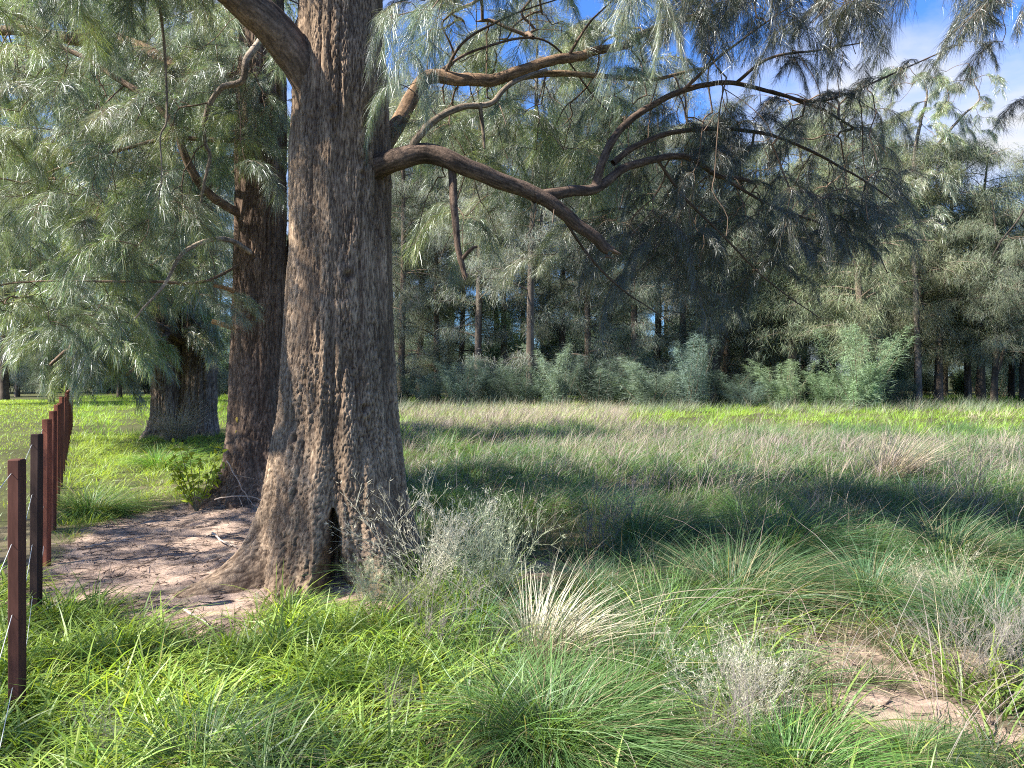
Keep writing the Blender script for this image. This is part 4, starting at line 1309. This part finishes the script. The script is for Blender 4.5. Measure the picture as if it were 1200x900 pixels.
TU = {'teal': [tussock(1700, 0.62, 0.0038, spread=0.22), tussock(1800, 0.66, 0.0038, spread=0.22, c0=(0.08, 0.165, 0.075))],
      'bright': [tussock(1300, 0.5, 0.0045, spread=0.22, c0=(0.12, 0.24, 0.06)), tussock(1500, 0.55, 0.004, spread=0.24, c0=(0.11, 0.20, 0.065))],
      'straw': [tussock(420, 0.65, 0.005, c0=(0.42, 0.39, 0.29), droop=0.6, dead=0.25), tussock(500, 0.9, 0.006, c0=(0.36, 0.29, 0.22), droop=0.5, dead=0.4)]}
TL = [(868, 700, 'teal', 0, 1.25, 'large dark green tussock mounded in the middle of the near field'), (930, 645, 'teal', 1, 1.1, 'tussock with a sunlit crest behind the large dark mound'),
      (660, 868, 'bright', 1, 1.0, 'blue-green tussock spilling to the right at the front edge'), (250, 905, 'teal', 0, 0.75, 'silvery blue tussock at the lower left edge'),
      (950, 905, 'bright', 0, 0.8, 'bright green tussock at the bottom beside the bare soil'), (780, 782, 'bright', 1, 0.8, 'upright fresh tussock left of the grey seed heads'),
      (640, 765, 'straw', 0, 0.95, 'straw-coloured tussock with bleached upright stalks'), (1035, 700, 'teal', 1, 0.95, 'tussock mixed with yellow stems right of the dark mound'),
      (880, 610, 'bright', 0, 1.0, 'light green tussock before the mauve stems'), (990, 588, 'teal', 0, 1.1, 'tussock at the back of the shaded field'),
      (760, 630, 'teal', 1, 1.1, 'rounded tussock right of the twiggy brown patch'), (1120, 660, 'teal', 0, 1.2, 'wide blue-shadowed tussock on the right'),
      (1180, 740, 'teal', 1, 1.0, 'tussock at the right edge behind the grey twigs'), (700, 700, 'teal', 0, 0.9, 'tussock behind the straw-coloured one'),
      (510, 590, 'bright', 0, 0.9, 'sunlit tussock just right of the massive trunk'), (1042, 563, 'straw', 1, 1.2, 'olive tussock in the sunlit band of the far field'),
      (1080, 880, 'bright', 1, 0.45, 'small tussock on the bare soil at lower right'), (110, 600, 'bright', 1, 1.1, 'pale tussock beside the fence'),
      (190, 545, 'bright', 0, 1.3, 'windblown tussock before the paired trunks'), (205, 520, 'straw', 1, 1.4, 'dry fan of stalks against the paired trunks'),
      (560, 560, 'teal', 0, 1.1, 'deep green tussock in the shadow of the massive trunk'), (620, 600, 'bright', 0, 1.0, 'yellow-green tussock left of the tall grey weed'),
      (355, 720, 'bright', 0, 0.5, 'small fresh tussock under the hollow of the massive trunk'), (700, 600, 'teal', 1, 1.0, 'tussock behind the tall grey weed')]
for px, py, k, v, s, lab in TL:
    x, y = on_ground(px, py)
    thing('grass_tussock', lab, 'tussock', (x, y, float(gz(x, y))), 'grass tussocks in the field', TU[k][v], (0, 0, rng.normal() * 0.5), s)


def weed(seed, H=0.75, stems=16, c0=(0.37, 0.36, 0.27), tips=True, levels=4, wid=0.0016, ang_=0.42):
    """a dry branching weed, fine forks ending in pale seed heads"""
    g = np.random.default_rng(seed)
    mb = MB()
    TP, TD = [], []

    def go(p, d, l, lev, r):
        k = 4
        tt = np.linspace(0, 1, k)[:, None]
        q = unit(d + g.normal(size=3) * 0.15)
        P = p + d * l * tt + (q - d) * l * tt ** 2
        cc = np.array(c0) * (0.55 + 0.13 * (levels - lev)) * g.uniform(0.8, 1.2)
        tube(mb, P, np.linspace(r, r * 0.7, k), 3, np.clip(cc, 0, 0.9), 0, cap=False)
        if lev == 0:
            TP.append(P[-1])
            TD.append(q)
            return
        for s in range(g.integers(2, 4) + (lev > 1)):
            j = g.integers(1, k)
            nd = unit(q + g.normal(size=3) * ang_ + np.array([0, 0, 0.25]))
            go(P[j], nd, l * g.uniform(0.5, 0.75), lev - 1, r * 0.65)
    for s in range(stems):
        a = g.uniform(0, 6.28)
        d = unit(np.array([math.cos(a) * 0.4, math.sin(a) * 0.4, 1.0]))
        go(np.array([g.normal() * 0.07, g.normal() * 0.07, -0.02]), d, H * g.uniform(0.3, 0.5), levels - 1, wid * 1.5)
    if tips:
        TP, TD = np.array(TP), np.array(TD)
        rep = 5
        P = np.repeat(TP, rep, 0) + g.normal(size=(len(TP) * rep, 3)) * 0.008
        D = unit(np.repeat(TD, rep, 0) + g.normal(size=(len(P), 3)) * 0.6)
        ribbons(mb, P, D, 0.028 * g.uniform(0.5, 1.3, len(P)), 0.004, np.tile([0, 0, 0.1], (len(P), 1)), 1, np.tile(c0, (len(P), 1)) * g.uniform(0.7, 1.25, (len(P), 1)))
    return mb.mesh('weed', [M_DRY])


WEEDS = [weed(1, c0=(0.58, 0.55, 0.42)), weed(2, c0=(0.35, 0.38, 0.24)), weed(3, H=0.8, c0=(0.36, 0.32, 0.27), tips=False, stems=14), weed(4, H=0.6, c0=(0.34, 0.32, 0.22), stems=12), weed(5, H=0.9, c0=(0.27, 0.22, 0.2), tips=False, stems=9, levels=4)]
WL = [(520, 703, 0, 1.4, 'bleached bushy weed with pale seed heads, the tallest beside the massive trunk'), (572, 712, 1, 1.2, 'pale green weed overlapping the right of the bleached one'),
      (428, 722, 1, 0.62, 'small yellowish weed in front of the trunk hollow'), (480, 728, 3, 0.8, 'thin pale weed between the hollow and the bleached weed'),
      (875, 850, 0, 0.75, 'grey seeding weed at the front right of centre'), (905, 838, 3, 0.8, 'ragged pale weed beside the grey seeding one'),
      (1140, 800, 2, 0.8, 'bare grey twiggy weed at the right edge of the soil patch'), (1195, 790, 2, 0.85, 'dark bare weed touching the right edge of the view'),
      (500, 770, 4, 0.7, 'fine brown weed hanging over the lime grass'), (690, 650, 4, 1.0, 'tall grey thin-stemmed weed in the middle distance'),
      (720, 630, 4, 1.0, 'faint mauve weed right of the thin-stemmed one'), (1090, 720, 3, 0.9, 'tan spiky weed leaning right'),
      (130, 895, 4, 0.4, 'brown stalks at the lower left under the fence'), (850, 890, 4, 0.6, 'brown bare stalks at the bottom centre'),
      (470, 850, 4, 0.45, 'dark dead stalks among the lime grass'), (1130, 590, 4, 1.0, 'brown weed stalks in the right of the shaded field'), (960, 620, 4, 0.9, 'grey stalks beyond the dark mound')]
for px, py, v, s, lab in WL:
    x, y = on_ground(px, py)
    thing('dry_weed', lab, 'weed', (x, y, float(gz(x, y))), 'dry weeds in the field', WEEDS[v], (0, 0, rng.uniform(0, 6.28)), s)

# lime sapling at the foot of the two-stemmed tree
sap = thing('sapling', 'small bush with bright yellow-green leaves at the left foot of the two-stemmed tree', 'sapling', (-3.66, 8.8, float(gz(-3.66, 8.8))), scale=1.2)
st, lf_ = MB(), MB()
for s in range(9):
    a = rng.uniform(0, 6.28)
    n = 7
    t_ = np.linspace(0, 1, n)[:, None]
    P = np.array([math.cos(a) * 0.25, math.sin(a) * 0.2, rng.uniform(0.35, 0.7)]) * t_ + np.array([0, 0, -0.02])
    tube(st, P, np.linspace(0.006, 0.002, n), 5, (0.2, 0.17, 0.1), 0)
    m_ = 26
    u = rng.uniform(0.25, 1, m_)[:, None]
    B_ = P[-1] * u + rng.normal(size=(m_, 3)) * 0.02
    D_ = unit(rng.normal(size=(m_, 3)) + [0, 0, 0.5])
    ribbons(lf_, B_, D_, rng.uniform(0.05, 0.09, m_), 0.032, np.tile([0, 0, -0.25], (m_, 1)), 3, np.array((0.42, 0.50, 0.05)) * rng.uniform(0.6, 1.2, (m_, 1)))
link('stem', st.mesh('stem', [M_TWIG]), sap)
link('foliage', lf_.mesh('foliage', [M_GRASS]), sap)

# fallen sticks
FB = [([(250, 585), (290, 582), (330, 598), (352, 605)], 8.6, 0.10, 0.008, 'thin bare branch leaning across the foot of the two-stemmed tree'),
      ([(265, 540), (285, 575), (305, 605)], 8.5, 0.22, 0.007, 'pale stick propped upright against the two-stemmed tree'),
      ([(248, 628), (262, 640), (276, 648)], None, 0.03, 0.012, 'short pale stick on the soil between the trunks'),
      ([(215, 715), (240, 730), (262, 742)], None, 0.03, 0.010, 'grey stick at the lower edge of the soil patch'),
      ([(100, 640), (135, 634), (180, 628)], None, 0.025, 0.012, 'long dark stick along the upper edge of the soil')]
for pts, d, dz, r, lab in FB:
    if d is None:
        W_ = [np.array([*on_ground(*p), 0]) for p in pts]
        for w_ in W_:
            w_[2] = gz(w_[0], w_[1]) + dz
    else:
        W_ = [at(a_, b_, d) for a_, b_ in pts]
    o_ = W_[0].copy()
    mb = MB()
    P = catmull([w_ - o_ for w_ in W_], 18)
    P += rng.normal(size=P.shape) * 0.004
    tube(mb, P, np.linspace(r, r * 0.35, 18), 6, (0.38, 0.31, 0.25), 0)
    for k in range(4):
        j = 4 + 3 * k
        dd_ = unit(P[min(j + 2, 17)] - P[j]) + rng.normal(size=3) * 0.5
        tube(mb, P[j] + dd_ * np.linspace(0, 0.16, 4)[:, None], [r * 0.4, r * 0.35, r * 0.25, r * 0.15], 4, (0.36, 0.30, 0.25), 0)
    thing('fallen_stick', lab, 'stick', tuple(o_), 'sticks around the trunks', mb.mesh('fallen_stick', [M_TWIG]))

# two long arching stalks over the dark tussock
for pts, lab in (([(745, 700), (800, 688), (870, 684), (930, 690)], 'upper of two long straw stalks arching over the dark mound'),
                 ([(742, 712), (790, 697), (850, 695), (880, 700)], 'lower of two long straw stalks arching over the dark mound')):
    W_ = [at(a_, b_ + 6, 4.6) for a_, b_ in pts]
    mb = MB()
    tube(mb, catmull([w_ - W_[0] for w_ in W_], 20), np.linspace(0.003, 0.0015, 20), 5, (0.5, 0.42, 0.28), 0)
    thing('grass_stalk', lab, 'stalk', tuple(W_[0]), None, mb.mesh('grass_stalk', [M_DRY]))
